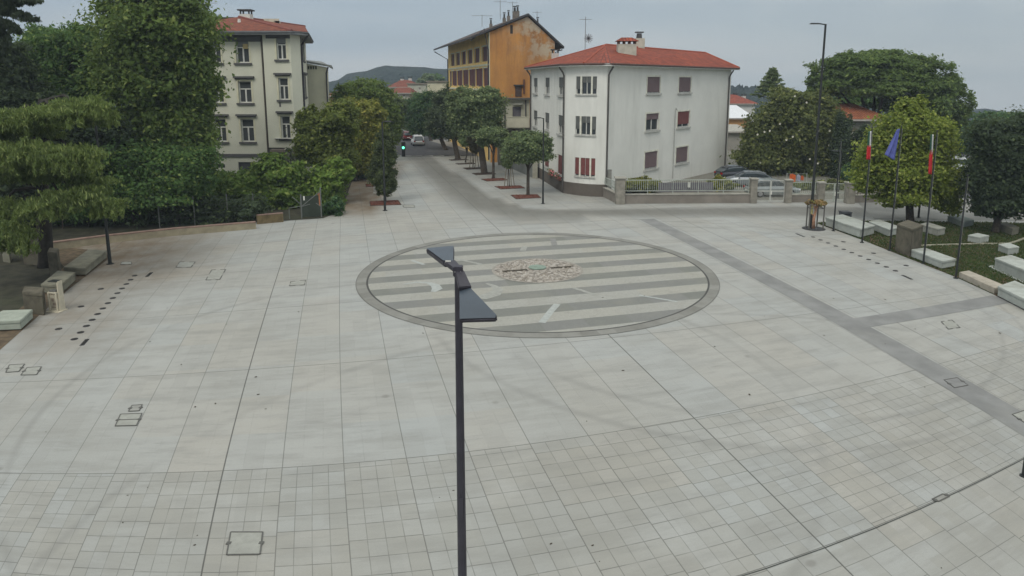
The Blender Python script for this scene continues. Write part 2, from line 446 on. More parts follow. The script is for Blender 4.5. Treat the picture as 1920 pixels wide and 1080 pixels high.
# lawn with real blades, drawn as one mat of grass
def grass_blades(name, poly, n, hgt, mat):
    P = np.array([tuple(G(a, b))[:2] for a, b in poly]); lo, hi = P.min(0), P.max(0)
    pts = []
    q = RNG.random((n * 4, 2)) * (hi - lo) + lo
    ins = np.zeros(len(q), bool); j = len(P) - 1
    for i in range(len(P)):
        c = ((P[i, 1] > q[:, 1]) != (P[j, 1] > q[:, 1])) & (q[:, 0] < (P[j, 0] - P[i, 0]) * (q[:, 1] - P[i, 1]) / (P[j, 1] - P[i, 1] + 1e-12) + P[i, 0])
        ins ^= c; j = i
    q = q[ins][:n]; n = len(q)
    a = RNG.random(n) * 2 * np.pi; w = .03 + .03 * RNG.random(n); h = hgt * (.5 + RNG.random(n))
    b = np.stack([q[:, 0], q[:, 1], np.full(n, .012)], 1); d = np.stack([np.cos(a) * w, np.sin(a) * w, 0 * a], 1)
    t = b + np.stack([RNG.normal(0, .04, n), RNG.normal(0, .04, n), h], 1)
    V = np.stack([b - d, b + d, t], 1).reshape(-1, 3)
    me = bpy.data.meshes.new(name); me.from_pydata(V.tolist(), [], np.arange(3 * n).reshape(-1, 3).tolist()); me.materials.append(mat)
    o = bpy.data.objects.new(name, me); COL.objects.link(o); return o
LAWN = [(1530, 418), (1593, 415.5), (1680, 415), (1850, 417), (1920, 419), (2150, 428), (2150, 680), (1920, 578), (1791, 519), (1667, 470), (1612, 448)]
gm = NG('lawn_soil'); co_ = gm.coord()
gc_ = gm.mix(gm.ss(gm.noise(co_, .35, 4), .42, .6), (.036, .052, .018), (.07, .05, .03)); gm.done(gc_, .95)
sheet('lawn', LAWN, .010, gm.m)
tag(grass_blades('grass', LAWN, 42000, .08, leafmat('grass_blades', (.020, .034, .010), (.032, .047, .015), (.05, .045, .02), .2)), 'short patchy green grass of the lawn between the stone benches', 'grass', kind='stuff')

# ------------------------------------------------------------------ the round mosaic
WID = 1.034       # the mosaic is a little wider than long
def roundel():
    cu, cv = 8.8916, 9.4596
    root = thing('paved_roundel', 'large round paving mosaic of grey and cream stripes inside a grey stone rim', 'mosaic', T(cu, cv, 0))
    def polar(name, c, r0, r1, z, mat, nr=6, na=96):
        us, vs, V = [], [], []
        for i in range(nr + 1):
            r = r0 + (r1 - r0) * i / nr
            for k in range(na):
                a = 2 * math.pi * k / na
                us.append(c[0] + r * math.cos(a) * WID); vs.append(c[1] + r * math.sin(a))
        px, py = Tpx(us, vs)
        mb = MB(); P = [G(float(a), float(b), z) for a, b in zip(px, py)]
        fs, uvs = [], []
        for i in range(nr):
            for k in range(na):
                q = [i * na + k, (i + 1) * na + k, (i + 1) * na + (k + 1) % na, i * na + (k + 1) % na]
                fs.append(q); uvs.append([(us[t], vs[t]) for t in q])
        if r0 < .01: pass
        mb.add(P, fs, uvs)
        return mb.build(name, mat, root, world=True, fix=False)
    g = NG('striped_mosaic'); x = g.xyz(g.uv()); U, V = x[0], x[1]; P = g.comb(U, V, 0)
    s = g.math('ABSOLUTE', g.math('SUBTRACT', g.math('FRACT', g.math('ADD', g.math('DIVIDE', g.math('SUBTRACT', V, 9.83), 1.192), .5)), .5))
    s = g.math('ADD', s, g.math('MULTIPLY', g.math('SUBTRACT', g.noise(P, 9, 2), .5), .02))
    m_ = g.ss(s, .232, .252)
    pn = g.white(g.comb(g.math('FLOOR', g.math('DIVIDE', U, 1.1)), g.math('FLOOR', g.math('MULTIPLY', V, 1.68)), 0))
    dark = g.mix(pn, (.165, .172, .155), (.192, .195, .186)); light = g.mix(pn, (.338, .332, .29), (.325, .328, .302))
    col = g.mix(m_, dark, light)
    v = g.n.new('ShaderNodeTexVoronoi'); v.inputs['Scale'].default_value = 22; g.link(P, v.inputs['Vector'])
    col = g.mix(g.math('MULTIPLY', v.outputs['Color'], .22), col, (.12, .12, .11))
    col = g.mix(g.ss(g.noise(P, .7, 6, .7), .42, .72, 0, .45), col, (.24, .235, .2))
    col = g.mix(g.ss(g.noise(P, 4, 4, .7), .5, .8, 0, .3), col, (.14, .14, .13))
    g.bump(v.outputs['Distance'], .3, .01)
    polar('striped_field', (cu, cv), 0.02, 4.9, .008, g.done(col, .8), 8)
    g = NG('roundel_rim_stone'); x = g.xyz(g.uv()); P = g.comb(x[0], x[1], 0)
    ang = g.math('ARCTAN2', g.math('SUBTRACT', x[1], cv), g.math('SUBTRACT', x[0], cu))
    k = g.math('MULTIPLY', ang, 12.0); b = g.white(g.comb(g.math('FLOOR', k), 0, 0))
    rr = g.math('SQRT', g.math('ADD', g.math('POWER', g.math('DIVIDE', g.math('SUBTRACT', x[0], cu), WID), 2), g.math('POWER', g.math('SUBTRACT', x[1], cv), 2)))
    col = g.mix(b, (.175, .175, .158), (.235, .235, .215))
    col = g.mix(g.ss(g.noise(P, 3, 5, .7), .4, .75, 0, .5), col, (.14, .135, .12))
    col = g.mix(g.ss(g.math('ABSOLUTE', g.math('SUBTRACT', rr, 4.915)), .018, .035, .85, 0), col, (.04, .04, .038))
    col = g.mix(g.ss(g.math('ABSOLUTE', g.math('SUBTRACT', rr, 5.235)), .006, .02, .6, 0), col, (.07, .07, .065))
    polar('stone_rim', (cu, cv), 4.885, 5.245, .0125, g.done(col, .85), 3)
    # gravel bed with loose stones
    g = NG('pink_gravel'); P = g.comb(*g.xyz(g.uv())[:2]); v = g.n.new('ShaderNodeTexVoronoi'); v.inputs['Scale'].default_value = 9; g.link(P, v.inputs['Vector'])
    c = g.mix(v.outputs['Color'], (.27, .24, .205), (.41, .385, .345)); c = g.mix(g.ss(v.outputs['Distance'], .4, .75, 0, .6), c, (.06, .05, .04))
    g.bump(v.outputs['Distance'], 1, .05)
    bc = (8.91, 9.70)
    bed = polar('gravel_bed', bc, .02, 1.30, .017, g.done(c, .95), 5, 64)
    mb = MB()
    for i in range(420):
        r = 1.17 * math.sqrt(random.random()); a = random.random() * 6.283
        if abs(r * math.sin(a) - .1) < .08 or r < .3: continue
        p = T(bc[0] + r * math.cos(a), bc[1] + r * math.sin(a), .02); q = random.uniform(.03, .075); ry = random.random() * 3
        mb.box(p + Vector((0, 0, q * .25)), (q * 2.2, q * 1.3, q * .8), ry, .6)
    g = NG('loose_stones'); ge = g.n.new('ShaderNodeNewGeometry'); c = g.mix(ge.outputs['Random Per Island'], (.23, .205, .17), (.45, .42, .38))
    o = mb.build('loose_stones', g.done(c, .95), bed, world=True); o['kind'] = 'stuff'
    polar('bed_edging', bc, 1.25, 1.33, .022, plain('edging_stone', (.26, .245, .215), .9, .2, 6), 1, 64)
    mb = MB(); mb.disc(T(8.97, 9.93, .018), .46, 32, .05)
    mb.build('round_cover', plain('verdigris_cover', (.19, .25, .205), .6, .15, 6), root, world=True, bevel=.01)
    for a, b in ((7.86, 8.62), (9.36, 10.06)):
        mb = MB(); mb.slab([T(a, 9.76, .04), T(b, 9.76, .04), T(b, 9.88, .04), T(a, 9.88, .04)], (0, 0, -.02))
        mb.build('drain_slot', plain('rusty_slot', (.05, .042, .03), .9), root, world=True)
    INL = plain('pale_inlay_stone', (.34, .36, .345), .8, .1, 5); INM = plain('faded_inlay_stone', (.285, .29, .265), .8, .1, 5)
    def strip(pts, w, mat=INL, z=.0155):
        P = [G(a, b, z) for a, b in pts]; L = []; Rr = []
        for i, p in enumerate(P):
            t = (P[min(i + 1, len(P) - 1)] - P[max(i - 1, 0)]).normalized(); nn = Vector((-t.y, t.x, 0))
            ww = w[i] if hasattr(w, '__len__') else w
            L.append(p + nn * ww / 2); Rr.append(p - nn * ww / 2)
        mb = MB()
        mb.add(L + Rr, [[i, len(P) + i, len(P) + i + 1, i + 1] for i in range(len(P) - 1)])
        mb.build('inlay', mat, root, world=True)
    strip([(1016, 605), (1034, 582), (1045, 570)], .30)
    strip([(1198, 553.5), (1232, 559), (1270, 565.5)], .16); strip([(1076, 540), (1096, 546), (1116, 553)], .22, INM)
    strip([(772, 488), (795, 496)], .22); strip([(853, 484), (875, 489.5), (905, 496)], .22, INM)
    strip([(756, 533), (782, 529), (803, 530), (816, 535), (820, 541), (812, 547)], [.1, .2, .25, .45, .5, .25])
    strip([(912, 531), (926, 536), (934, 543), (926, 551), (906, 557), (890, 557)], [.15, .3, .5, .7, .7, .3], INM)
    strip([(984, 462), (980, 470)], .35, INM); strip([(905, 566), (890, 571)], .4, INM)
    strip([(1036, 447), (1040, 460)], .35, plain('grey_inlay', (.2, .2, .19)))
roundel()

# bands of darker stone
def band(name, pts, w, z):
    P = [T(a, b, z) for a, b in pts]; mb = MB()
    L, Rr, uv = [], [], []
    for i, p in enumerate(P):
        t = (P[min(i + 1, len(P) - 1)] - P[max(i - 1, 0)]).normalized(); nn = Vector((-t.y, t.x, 0)) * w / 2
        L.append(p + nn); Rr.append(p - nn)
    mb.add(L + Rr, [[i, len(P) + i, len(P) + i + 1, i + 1] for i in range(len(P) - 1)])
    return tag(mb.build(name, plain('dark_band_stone', (.2, .203, .198), .8, .14, .9, dirt=(.26, .26, .24), dscale=.3)), kind='structure')
band('paving_band', [(15.47, 16 - .5 * i) for i in range(51)], 1.12, .006)
band('paving_band_branch', [(15.8 + .5 * i, 2.95) for i in range(16)], 1.02, .009)
mb = MB()
P_ = [T(-6 + i, -4.03, .006) for i in range(50)]
for a, b in zip(P_, P_[1:]):
    n_ = Vector((0, .015, 0)); mb.add([a - n_, b - n_, b + n_, a + n_], [[0, 1, 2, 3]])
tag(mb.build('drainage_channel', plain('slot_drain_metal', (.05, .055, .05), .6)), 'long narrow dark slot drain running across the near paving', 'drain')

# ------------------------------------------------------------------ covers and ground lights
FRAMED = plain('cover_frame', (.10, .10, .092), .7)
COVER = plain('cover_stone_infill', (.285, .29, .262), .8, .1, 5, dirt=(.22, .22, .2), dscale=1.2)
def cover(q, label, mat=COVER, split=False, dash=False):
    P = [G(a, b, .014) for a, b in q]; c = sum(P, Vector()) / 4
    root = thing('manhole_cover', label, 'manhole cover', (c.x, c.y, 0), group='framed covers set in the paving')
    mb = MB(); mb.slab([c + (p - c) * .96 for p in P], (0, 0, -.004)); mb.build('infill', mat, root, world=True)
    mb = MB()
    for i in range(4):
        a, b = P[i], P[(i + 1) % 4]
        if dash:
            for p, q in ((a, a.lerp(b, .3)), (a.lerp(b, .62), b)):
                m2 = MB(); m2.beam(p + Vector((0, 0, .003)), q + Vector((0, 0, .003)), .035, .01); m2.build('frame_piece', FRAMED, root, world=True)
        else: mb.beam(a + Vector((0, 0, .003)), b + Vector((0, 0, .003)), .028, .01)
    if split: mb.beam(P[0].lerp(P[3], .5) + Vector((0, 0, .003)), P[1].lerp(P[2], .5) + Vector((0, 0, .003)), .03, .01)
    for a, b in (() if dash else ((0, 3), (1, 2))):
        m_ = P[a].lerp(P[b], .5) + Vector((0, 0, .004)); mb.box(m_, (.1, .08, .012))
    if not dash: mb.build('frame', FRAMED, root, world=True)
cover([(226, 776.5), (266, 775), (256, 797.5), (216, 798.5)], 'dark framed double cover with a bar across, in the left paving', split=True)
cover([(247.5, 760), (266.5, 758.5), (261, 770), (241, 771)], 'small thin framed cover touching the far side of the double cover', plain('dull_cover', (.25, .25, .23)))
cover([(17.5, 684), (46, 682.5), (35, 696.5), (11, 698)], 'framed square cover at the far left edge, outer one of two')
cover([(51, 689), (77.5, 687.5), (68.5, 702.5), (39, 703)], 'framed square cover at the far left edge, inner one of two')
cover([(432.5, 997.5), (492.5, 997.5), (487.5, 1039), (425, 1040)], 'largest framed cover, square, among the small slabs at the bottom left')
cover([(337, 491), (366, 491), (358, 501), (330, 501)], 'broken outlined cover in the paving beyond the long row of ground lights', dash=True)
cover([(397, 506), (423, 505), (412, 524), (386, 525)], 'cover outlined by dashed corners only, on the left paving', dash=True)
cover([(545, 528), (573, 525), (571, 534), (543, 536)], 'faint small cover in the paving left of the round mosaic', dash=True)
cover([(755, 384), (776, 384), (778, 389), (757, 389)], 'narrow cover beside the street end, right of the columnar tree')
cover([(1765, 603), (1785, 600), (1800, 614), (1778, 617)], 'cover near the dark branch band on the right paving', dash=True)
cover([(1770, 712), (1795, 708), (1815, 722), (1790, 727)], 'dark cover set into the long dark paving band', plain('dark_cover', (.19, .192, .188)))
cover([(1898, 777), (1922, 769), (1950, 785), (1925, 795)], 'cover cut by the right edge beside the dark band')
cover([(1748, 936), (1768, 926), (1780, 930), (1760, 940)], 'small cover lying against the slot drain', plain('dull_cover', (.25, .25, .23)))
cover([(228, 491.5), (246, 491), (247, 495), (226, 496)], 'small cover in the stained paving at the foot of the left lamp post', dash=True)
proto = thing('ground_light', 'flush dark round ground light in the long diagonal row on the left paving', 'ground light', T(-4.43, 6.67), group='ground lights of the left row')
mb = MB(); mb.disc((0, 0, .004), .105, 24, .012); mb.build('lens', plain('dark_lens', (.03, .03, .028), .35), proto)
mb = MB(); mb.tube([(.115 * math.cos(k * math.pi / 12), .115 * math.sin(k * math.pi / 12), .008) for k in range(25)], .012, 6, False); mb.build('bezel', DARKMETAL, proto)
for k in range(1, 13):
    c = copy_tree(proto); c.location = T(-4.43, 6.67 + .5017 * k)
for px, py, w in ((189, 542, 'nearest the lamp post'), (152, 575, 'in the middle of the three'), (110, 617, 'nearest the pale litter stand')):
    c = copy_tree(proto); c.location = G(px, py); c['label'] = 'single dark ground light apart from the left row, ' + w; c['group'] = 'separate ground lights left'
for k in range(11):
    c = copy_tree(proto); p_ = (1525.6 + k * 14.5, 444.6 + k * 5.86); c.location = T(21.22, 11.75 - .5017 * k)
    c['label'] = 'flush dark round ground light in the long row before the flagpoles'; c['group'] = 'ground lights of the right row'
for px, py, w in ((1581.5, 453.5, 'near the empty first flagpole'), (1638, 475, 'before the pole of the blue flag'), (1699, 498, 'before the stone pier')):
    c = copy_tree(proto); c.location = G(px, py); c['label'] = 'single ground light between right row and poles, ' + w; c['group'] = 'separate ground lights right'
def slot(a, b, w, label):
    root = thing('slot_light', label, 'ground slot', (a + b) / 2); mb = MB()
    mb.beam(a + Vector((0, 0, .007)), b + Vector((0, 0, .007)), w, .01); mb.build('grating', plain('dark_lens', (.03, .03, .028)), root, world=True)
    mb = MB(); mb.beam(a + Vector((0, 0, .004)), b + Vector((0, 0, .004)), w + .05, .008); mb.build('frame', DARKMETAL, root, world=True)
slot(G(153, 648), G(164, 636), .1, 'short dark slot at the near end of the left row of ground lights')
slot(G(275, 519), G(284, 511), .12, 'short dark slot at the far end of the left row of ground lights')
slot(G(1493, 438), G(1508, 444), .1, 'short dark slot at the far end of the right row of lights')
slot(G(1692, 516), G(1710, 524), .1, 'short dark slot at the near end of the right row of lights')
# fallen leaves
LEAF = plain('dry_leaf', (.045, .035, .02), .9)
proto = None
for px, py in [(793, 625), (1340, 650), (1545, 629), (1660, 645), (1716, 617), (1808, 677), (1734, 726), (1405, 740), (425, 608), (281, 641), (314, 578), (340, 684), (404, 757), (480, 707), (484, 740), (498, 767), (366, 763), (86, 810), (239, 929), (365, 1022), (230, 980), (277, 914), (370, 1004), (824, 933), (850, 920), (1033, 1020), (1111, 1023), (1124, 1053), (1765, 1065), (1839, 869), (1130, 558), (1208, 555), (1545, 556), (1563, 560), (1660, 562), (1875, 625), (1433, 593), (1168, 695), (1100, 790), (560, 585)]:
    if proto is None:
        mb = MB(); mb.add([(-.07, 0, .008), (-.02, -.04, .02), (.06, -.02, .012), (.08, .01, .03), (.02, .045, .015), (-.04, .03, .025), (0, 0, .03)], [[0, 1, 6], [1, 2, 6], [2, 3, 6], [3, 4, 6], [4, 5, 6], [5, 0, 6]])
        o = proto = tag(mb.build('fallen_leaf', LEAF), 'small dry brown leaf lying on the open paving', 'leaf', 'fallen leaves scattered on the square')
    else: o = proto.copy(); COL.objects.link(o)
    o.location = G(px, py, .003); o.rotation_euler.z = random.random() * 6; s = random.uniform(.4, .8) * (1 if py < 800 else .6); o.scale = (s, s, s)

# ------------------------------------------------------------------ lamps
def double_lamp():
    base = D(863, 800, 10.6); X, Y = base.x, base.y
    root = thing('street_lamp', 'tall dark street lamp in the foreground with two flat wedge heads seen from above', 'street lamp', (X, Y, 0))
    zt = zat(503, Y)
    mb = MB(); mb.tube([(X, Y, 0), (X, Y, 1.2), (X, Y, zt)], [.088, .078, .058], 12); mb.build('pole', DARKMETAL, root, world=True, smooth=False)
    mb = MB(); mb.disc((X, Y, .0), .17, 20, .03); mb.box((X, Y + .0, .9), (.11, .175, .4)); mb.build('base_plate', DARKMETAL, root, world=True)
    def arm(p, q, w0, w1, h):
        mb = MB(); a = (q - p).normalized(); s_ = a.cross(Vector((0, 0, 1))).normalized(); up = s_.cross(a)
        V = []
        for c, w in ((p, w0), (q, w1)):
            for i, j in ((-1, -1), (1, -1), (1, 1), (-1, 1)): V.append(c + s_ * (w / 2 * i) + up * (h / 2 * j))
        mb.add(V, [[0, 1, 2, 3], [7, 6, 5, 4], [4, 5, 1, 0], [5, 6, 2, 1], [6, 7, 3, 2], [7, 4, 0, 3]])
        mb.build('arm', DARKMETAL, root, world=True, bevel=.012)
    mb = MB(); mb.box((X, Y - .083, 2.6), (.07, .012, .42)); mb.build('access_door', plain('door_metal', (.045, .043, .055), .45), root, world=True, bevel=.004)
    for k in (-.045, .045): mb = MB(); mb.tube([(X + k, Y - .075, zt - .04), (X + k, Y - .09, zt - .04)], .014, 8); mb.build('bolt', plain('bolt_steel', (.2, .2, .21), .4, .1, 4, .6), root, world=True)
    top = Vector((X, Y, zt))
    mb = MB(); mb.box((X, Y, zt - .04), (.15, .15, .16)); mb.build('collar', DARKMETAL, root, world=True, bevel=.012)
    arm(top + Vector((-.01, .02, -.03)), D(843, 492, 11.02), .14, .2, .07)
    arm(top + Vector((.02, -.02, -.05)), D(872, 541, 10.22), .14, .2, .07)
    def head(q, th, name='lamp_head'):
        P = [D(*a) for a in q]
        n = (P[1] - P[0]).cross(P[2] - P[0]).normalized()
        if n.z < 0: n = -n
        mb = MB(); mb.slab(P, -n * th); h = mb.build(name, DARKMETAL, root, world=True, bevel=.02)
        c = sum(P, Vector()) / len(P)
        mb = MB(); mb.slab([c + (p - c) * .965 + n * .004 for p in P], -n * .003); mb.build('top_panel', LAMPTOP, h, world=True)
        mb = MB(); mb.slab([c + (p - c) * .8 - n * (th + .002) for p in P], -n * .003); mb.build('diffuser', plain('lamp_diffuser', (.5, .5, .48), .4), h, world=True)
        return h
    head([(860.5, 539, 10.3), (879, 536, 10.3), (932, 591, 9.62), (930, 597, 9.58), (861, 599, 9.6)], .085)
    hb = head([(851, 460.5, 11.9), (798.5, 465, 11.9), (831, 489, 10.98), (850.5, 490, 10.98)], .11)
    mb = MB(); a = [(835, 488.5), (845, 488.5), (845, 493.5), (835, 493.5)]
    mb.slab([D(x, y, 10.93) for x, y in a], (0, .01, 0)); mb.build('name_plate', WHITEP, hb, world=True)
double_lamp()
def arm_lamp(bx, by, ty, label, side, arml, thick=.07, headl=.6):
    b = G(bx, by); z = zat(ty, b.y)
    root = thing('street_lamp', label, 'street lamp', b, group='slim dark street lamps')
    mb = MB(); mb.tube([(0, 0, 0), (0, 0, z * .3), (0, 0, z)], [thick * 1.25, thick, thick * .75], 10); mb.build('pole', BLACKM, root)
    mb = MB(); mb.disc((0, 0, 0), thick * 2.4, 16, .03); mb.build('base_plate', BLACKM, root)
    mb = MB(); mb.beam((0, 0, z - .04), (side * arml, 0, z + .03), thick * 1.1, .06); mb.build('arm', BLACKM, root)
    mb = MB(); mb.box((side * (arml + headl * .35), 0, z + .03), (headl, .24, .07), 0, .8); h = mb.build('lamp_head', BLACKM, root, bevel=.015)
    mb = MB(); mb.box((side * (arml + headl * .35), 0, z - .012), (headl * .8, .18, .01)); mb.build('diffuser', plain('lamp_diffuser', (.5, .5, .48)), h)
    return root
arm_lamp(722, 395, 228, 'slim dark street lamp standing in front of the columnar tree', 1, .25, .075, .55)
arm_lamp(1018, 382, 221.5, 'slim dark street lamp at the corner of the white house', -1, .25, .065, .55)
arm_lamp(206.5, 495, 236, 'dark street lamp post beside the long left bench, its top lost in trees', -1, .3, .075)
arm_lamp(1519, 428, 45, 'tallest slim street lamp, rising above the stone pine behind the staked sapling', -1, .45, .085, .65)
arm_lamp(1919, 893, 200, 'dark lamp post foot at the right edge of the near paving', 1, 1.2, .036)
b_ = D(1569, 330, 62); arm_lamp(1571, 372, 283, 'short pale headed lamp post in the yard behind the fence', -1, .3, .05, .6)
arm_lamp(1722, 408, 300, 'dark lamp post standing between the pale green tree and the lawn', 1, .3, .06)

# ------------------------------------------------------------------ flags
def cloth(name, root, pts_top, pts_bot, mat, folds, amp, nx=16, nz=18, split=None):
    """a hanging flag: left/right edges given by two pairs of points, with vertical folds"""
    (a, b), (c, d) = pts_top, pts_bot; mb = MB(); V = []
    for j in range(nz + 1):
        t = j / nz; p, q = Vector(a).lerp(Vector(c), t), Vector(b).lerp(Vector(d), t)
        for i in range(nx + 1):
            s = i / nx; w = math.sin(s * math.pi * folds + t * 1.4) * amp * (.3 + t)
            V.append(p.lerp(q, s) + Vector((w * .25, w, 0)))
    f = [[j * (nx + 1) + i, j * (nx + 1) + i + 1, (j + 1) * (nx + 1) + i + 1, (j + 1) * (nx + 1) + i] for j in range(nz) for i in range(nx)]
    mb.add(V, f)
    if split: mb.mi = [split(j, nz, i, nx) for j in range(nz) for i in range(nx)]
    o = mb.build(name, mat, root, world=True, smooth=True)
    m = o.modifiers.new('thick', 'SOLIDIFY'); m.thickness = .012
    return o
FW = plain('white_flag_cloth', (.55, .55, .55), .8); FR = plain('red_flag_cloth', (.5, .03, .035), .8); FG = plain('dark_green_flag_cloth', (.03, .09, .06), .8)
FB = plain('blue_flag_cloth', (.09, .11, .33), .8); FY = plain('yellow_star', (.55, .42, .06), .8)
def flagpole(bx, by, ty, label, flag=None, flab=None):
    b = G(bx, by); z = zat(ty, b.y)
    root = thing('flagpole', label, 'flagpole', b, group='dark flagpoles in a row')
    mb = MB(); mb.tube([(0, 0, 0), (0, 0, z * .5), (0, 0, z)], [.05, .042, .028], 10); mb.build('pole', BLACKM, root)
    mb = MB(); mb.disc((0, 0, 0), .11, 16, .04); mb.build('base_plate', BLACKM, root)
    mb = MB(); mb.tube([(0, 0, z), (0, 0, z + .04), (0, 0, z + .09)], [.02, .045, .01], 8); mb.build('finial', BLACKM, root)
    mb = MB(); mb.tube([(.055, -.01, 1.1), (.055, -.01, z - .1)], .006, 5); mb.build('halyard', plain('halyard_rope', (.3, .3, .3)), root)
    if not flag: return
    Y = b.y - .05; fx = [(D(x, y, Y)) for x, y in flag[:4]]
    fr = thing('flag', flab, 'flag', (fx[0].x, fx[0].y, zat(flag[2][1], Y)))
    if flag[4] == 'tri':
        cloth('cloth', fr, (fx[0], fx[1]), (fx[2], fx[3]), [FG, FW, FR], 4, .05, 14, 18, lambda j, n, i, m: 2 if j + (i % 3) * .6 > n * flag[5] else (1 if i > m * .55 else 0))
    else:
        o = cloth('cloth', fr, (fx[0], fx[1]), (fx[2], fx[3]), [FB], 4, .05, 20, 18)
flagpole(1562.5, 433, 262, 'empty flagpole nearest the staked sapling')
flagpole(1616, 455, 240, 'flagpole carrying the first red and white flag', [(1628.5, 246), (1634, 246), (1624.5, 299), (1632.5, 299), 'tri', .52], 'limp white and red flag on the second pole, before the pale tree')
flagpole(1668, 470, 238, 'flagpole carrying the blue flag', [(1682, 243), (1687.5, 241), (1659, 290), (1678, 301), 'blue'], 'blue flag blown out into a triangle')
flagpole(1731, 494.5, 247, 'flagpole carrying the longest red and white flag', [(1745.5, 252), (1750.5, 252), (1741, 326), (1747.5, 327), 'tri', .45], 'longest limp red flag with a white upper part, right of the blue one')
flagpole(1792, 522, 330, 'shortest flagpole, empty, nearest the viewer on the lawn edge')

# ------------------------------------------------------------------ benches and stone blocks
def block(name, q, h, label, cat, mat=STONE, group=None, gap=0.0, bev=.02, slab_=None):
    P = [G(a, b, 0) for a, b in q]; c = sum(P, Vector()) / len(P)
    root = thing(name, label, cat, (c.x, c.y, 0), group=group)
    P = [Vector((p.x, p.y, gap)) for p in P]
    if slab_:
        mb = MB(); mb.prism([c + (p - c) * .97 for p in P], h - slab_ - gap); mb.build('base', mat, root, world=True, bevel=bev)
        mb = MB(); mb.prism([Vector((p.x, p.y, h - slab_)) for p in P], slab_); mb.build('seat', mat, root, world=True, bevel=bev)
    else:
        mb = MB(); mb.prism(P, h - gap); mb.build('base', mat, root, world=True, bevel=bev)
    if gap:
        mb = MB(); mb.prism([Vector((c.x, c.y, 0)) + (p - c) * .9 for p in P], gap + .002); mb.build('plinth', plain('shadow_gap_plinth', (.05, .05, .045)), root, world=True)
    return root
bg_ = 'stone block benches'
block('stone_bench', [(161, 518), (202, 484), (168, 481), (120, 517)], .44, 'longest stained stone bench on the left, ending at the lamp post', 'bench', STONEO, bg_, .05, .02, .12)
block('stone_bench', [(115, 553.5), (143.5, 527), (110, 524), (78, 551)], .46, 'stone bench on the left directly behind the pale litter stand', 'bench', STONEO, bg_, .05, .02, .12)
block('stone_bench', [(41, 620), (64, 598), (8, 600), (-40, 624)], .42, 'pale stone bench cut by the left edge of the picture', 'bench', plain('pale_green_stone', (.3, .33, .28), .85, .1, 2.5), bg_, .05, .02, .12)
block('stone_pillar', [(46, 588), (85, 592), (88, 578), (50, 576)], .95, 'rough stone pillar with a slab top between the two left benches', 'pillar', STONED, None, 0, .03, .14)
block('stone_pillar', [(94, 522), (112, 524), (116, 514), (98, 512)], 1.35, 'tall dark stone pillar in the shade under the cedar', 'pillar', STONED, None, 0, .03)
block('stone_block', [(45, 497), (76, 499), (80, 489), (50, 487)], .75, 'dim square stone block in the shade at far left', 'stone block', STONED, None, 0, .03)
block('stone_block', [(6, 492), (20, 494), (23, 486), (8, 485)], .8, 'pale narrow stone in the shade at the left edge', 'stone block', STONEO, None, 0, .03)
block('stone_bench', [(1546, 424), (1613, 447.5), (1640, 440), (1578, 418)], .62, 'long pale stone bench between the first and second flagpoles', 'bench', STONE, bg_, .05, .02, .12)
block('stone_bench', [(1627, 429), (1666, 445), (1688, 440), (1648, 425)], .5, 'stone bench between the pole of the blue flag and the pier', 'bench', STONE, bg_, .05, .02, .1)
block('stone_bench', [(1706, 482.5), (1766, 506), (1792, 501), (1733, 479)], .46, 'pale stone bench at the paving edge right of the stone pier', 'bench', STONE, bg_, .05, .02, .12)
block('stone_bench', [(1722, 434), (1757, 444), (1772, 441), (1738, 430)], .5, 'grey stone bench on the lawn behind the stone pier', 'bench', plain('grey_bench_stone', (.28, .285, .25), .85, .15, 3), bg_, .05, .02, .1)
block('stone_bench', [(1775, 416), (1806, 428), (1826, 424), (1795, 412)], .42, 'bluish stone bench at the far edge of the lawn', 'bench', plain('bluish_stone', (.24, .28, .26), .85, .1, 3), bg_, .05, .02, .1)
block('stone_bench', [(1813, 453), (1836, 458), (1854, 454), (1831, 449)], .42, 'short stone block seat in the middle of the lawn', 'bench', STONE, bg_, .0, .02, .1)
block('stone_bench', [(1870, 471), (1889, 479), (1910, 476), (1891, 468)], .42, 'short stone block seat below the path on the lawn', 'bench', STONE, bg_, .0, .02, .1)
block('stone_bench', [(1870, 433), (1897, 443), (1910, 440), (1883, 430)], .5, 'mossy stone bench under the dark tree on the right', 'bench', STONEO, bg_, .05, .02, .1)
block('stone_bench', [(1862, 505), (1930, 535), (1965, 526), (1893, 499)], .62, 'long stone bench cut by the right edge above the brown patch', 'bench', STONE, bg_, .05, .02, .12)
block('bench_footing', [(1853, 501), (1928, 536), (1934, 532), (1860, 498.5)], .06, 'thin pale stone strip at the foot of the long right bench', 'footing', STONE, None, 0, .01)
block('stone_kerb', [(1797, 521), (1864, 552), (1884, 547), (1815, 517.5)], .3, 'low tan stone kerb beside the shortest flagpole', 'kerb', plain('tan_stone', (.34, .31, .255), .9, .15, 3), None, 0, .02)
block('stone_bench', [(1868, 556), (1945, 596), (1985, 584), (1900, 545)], .5, 'pale stone bench in the right corner of the lawn next to the tan kerb', 'bench', STONE, bg_, .05, .02, .12)
block('stone_pier', [(1676, 471), (1706, 484), (1727, 474), (1697, 462)], 1.62, 'rough square stone pier with a flat top behind the poles', 'pier', STONED, None, 0, .03, .14)
def bin_dark():
    P = G(1583.5, 417); root = thing('litter_bin', 'square dark grey litter bin behind the long right bench', 'litter bin', P)
    mb = MB(); mb.box((0, 0, .36), (.62, .62, .72)); mb.build('body', plain('dark_bin', (.06, .065, .07), .6), root, bevel=.02)
    mb = MB(); mb.box((0, 0, .75), (.68, .68, .06)); mb.build('lid', plain('dark_bin', (.06, .065, .07)), root, bevel=.015)
    mb = MB(); mb.box((0, -.32, .6), (.4, .02, .12)); mb.build('slot', plain('shadow_black', (.012, .012, .012)), root)
bin_dark()
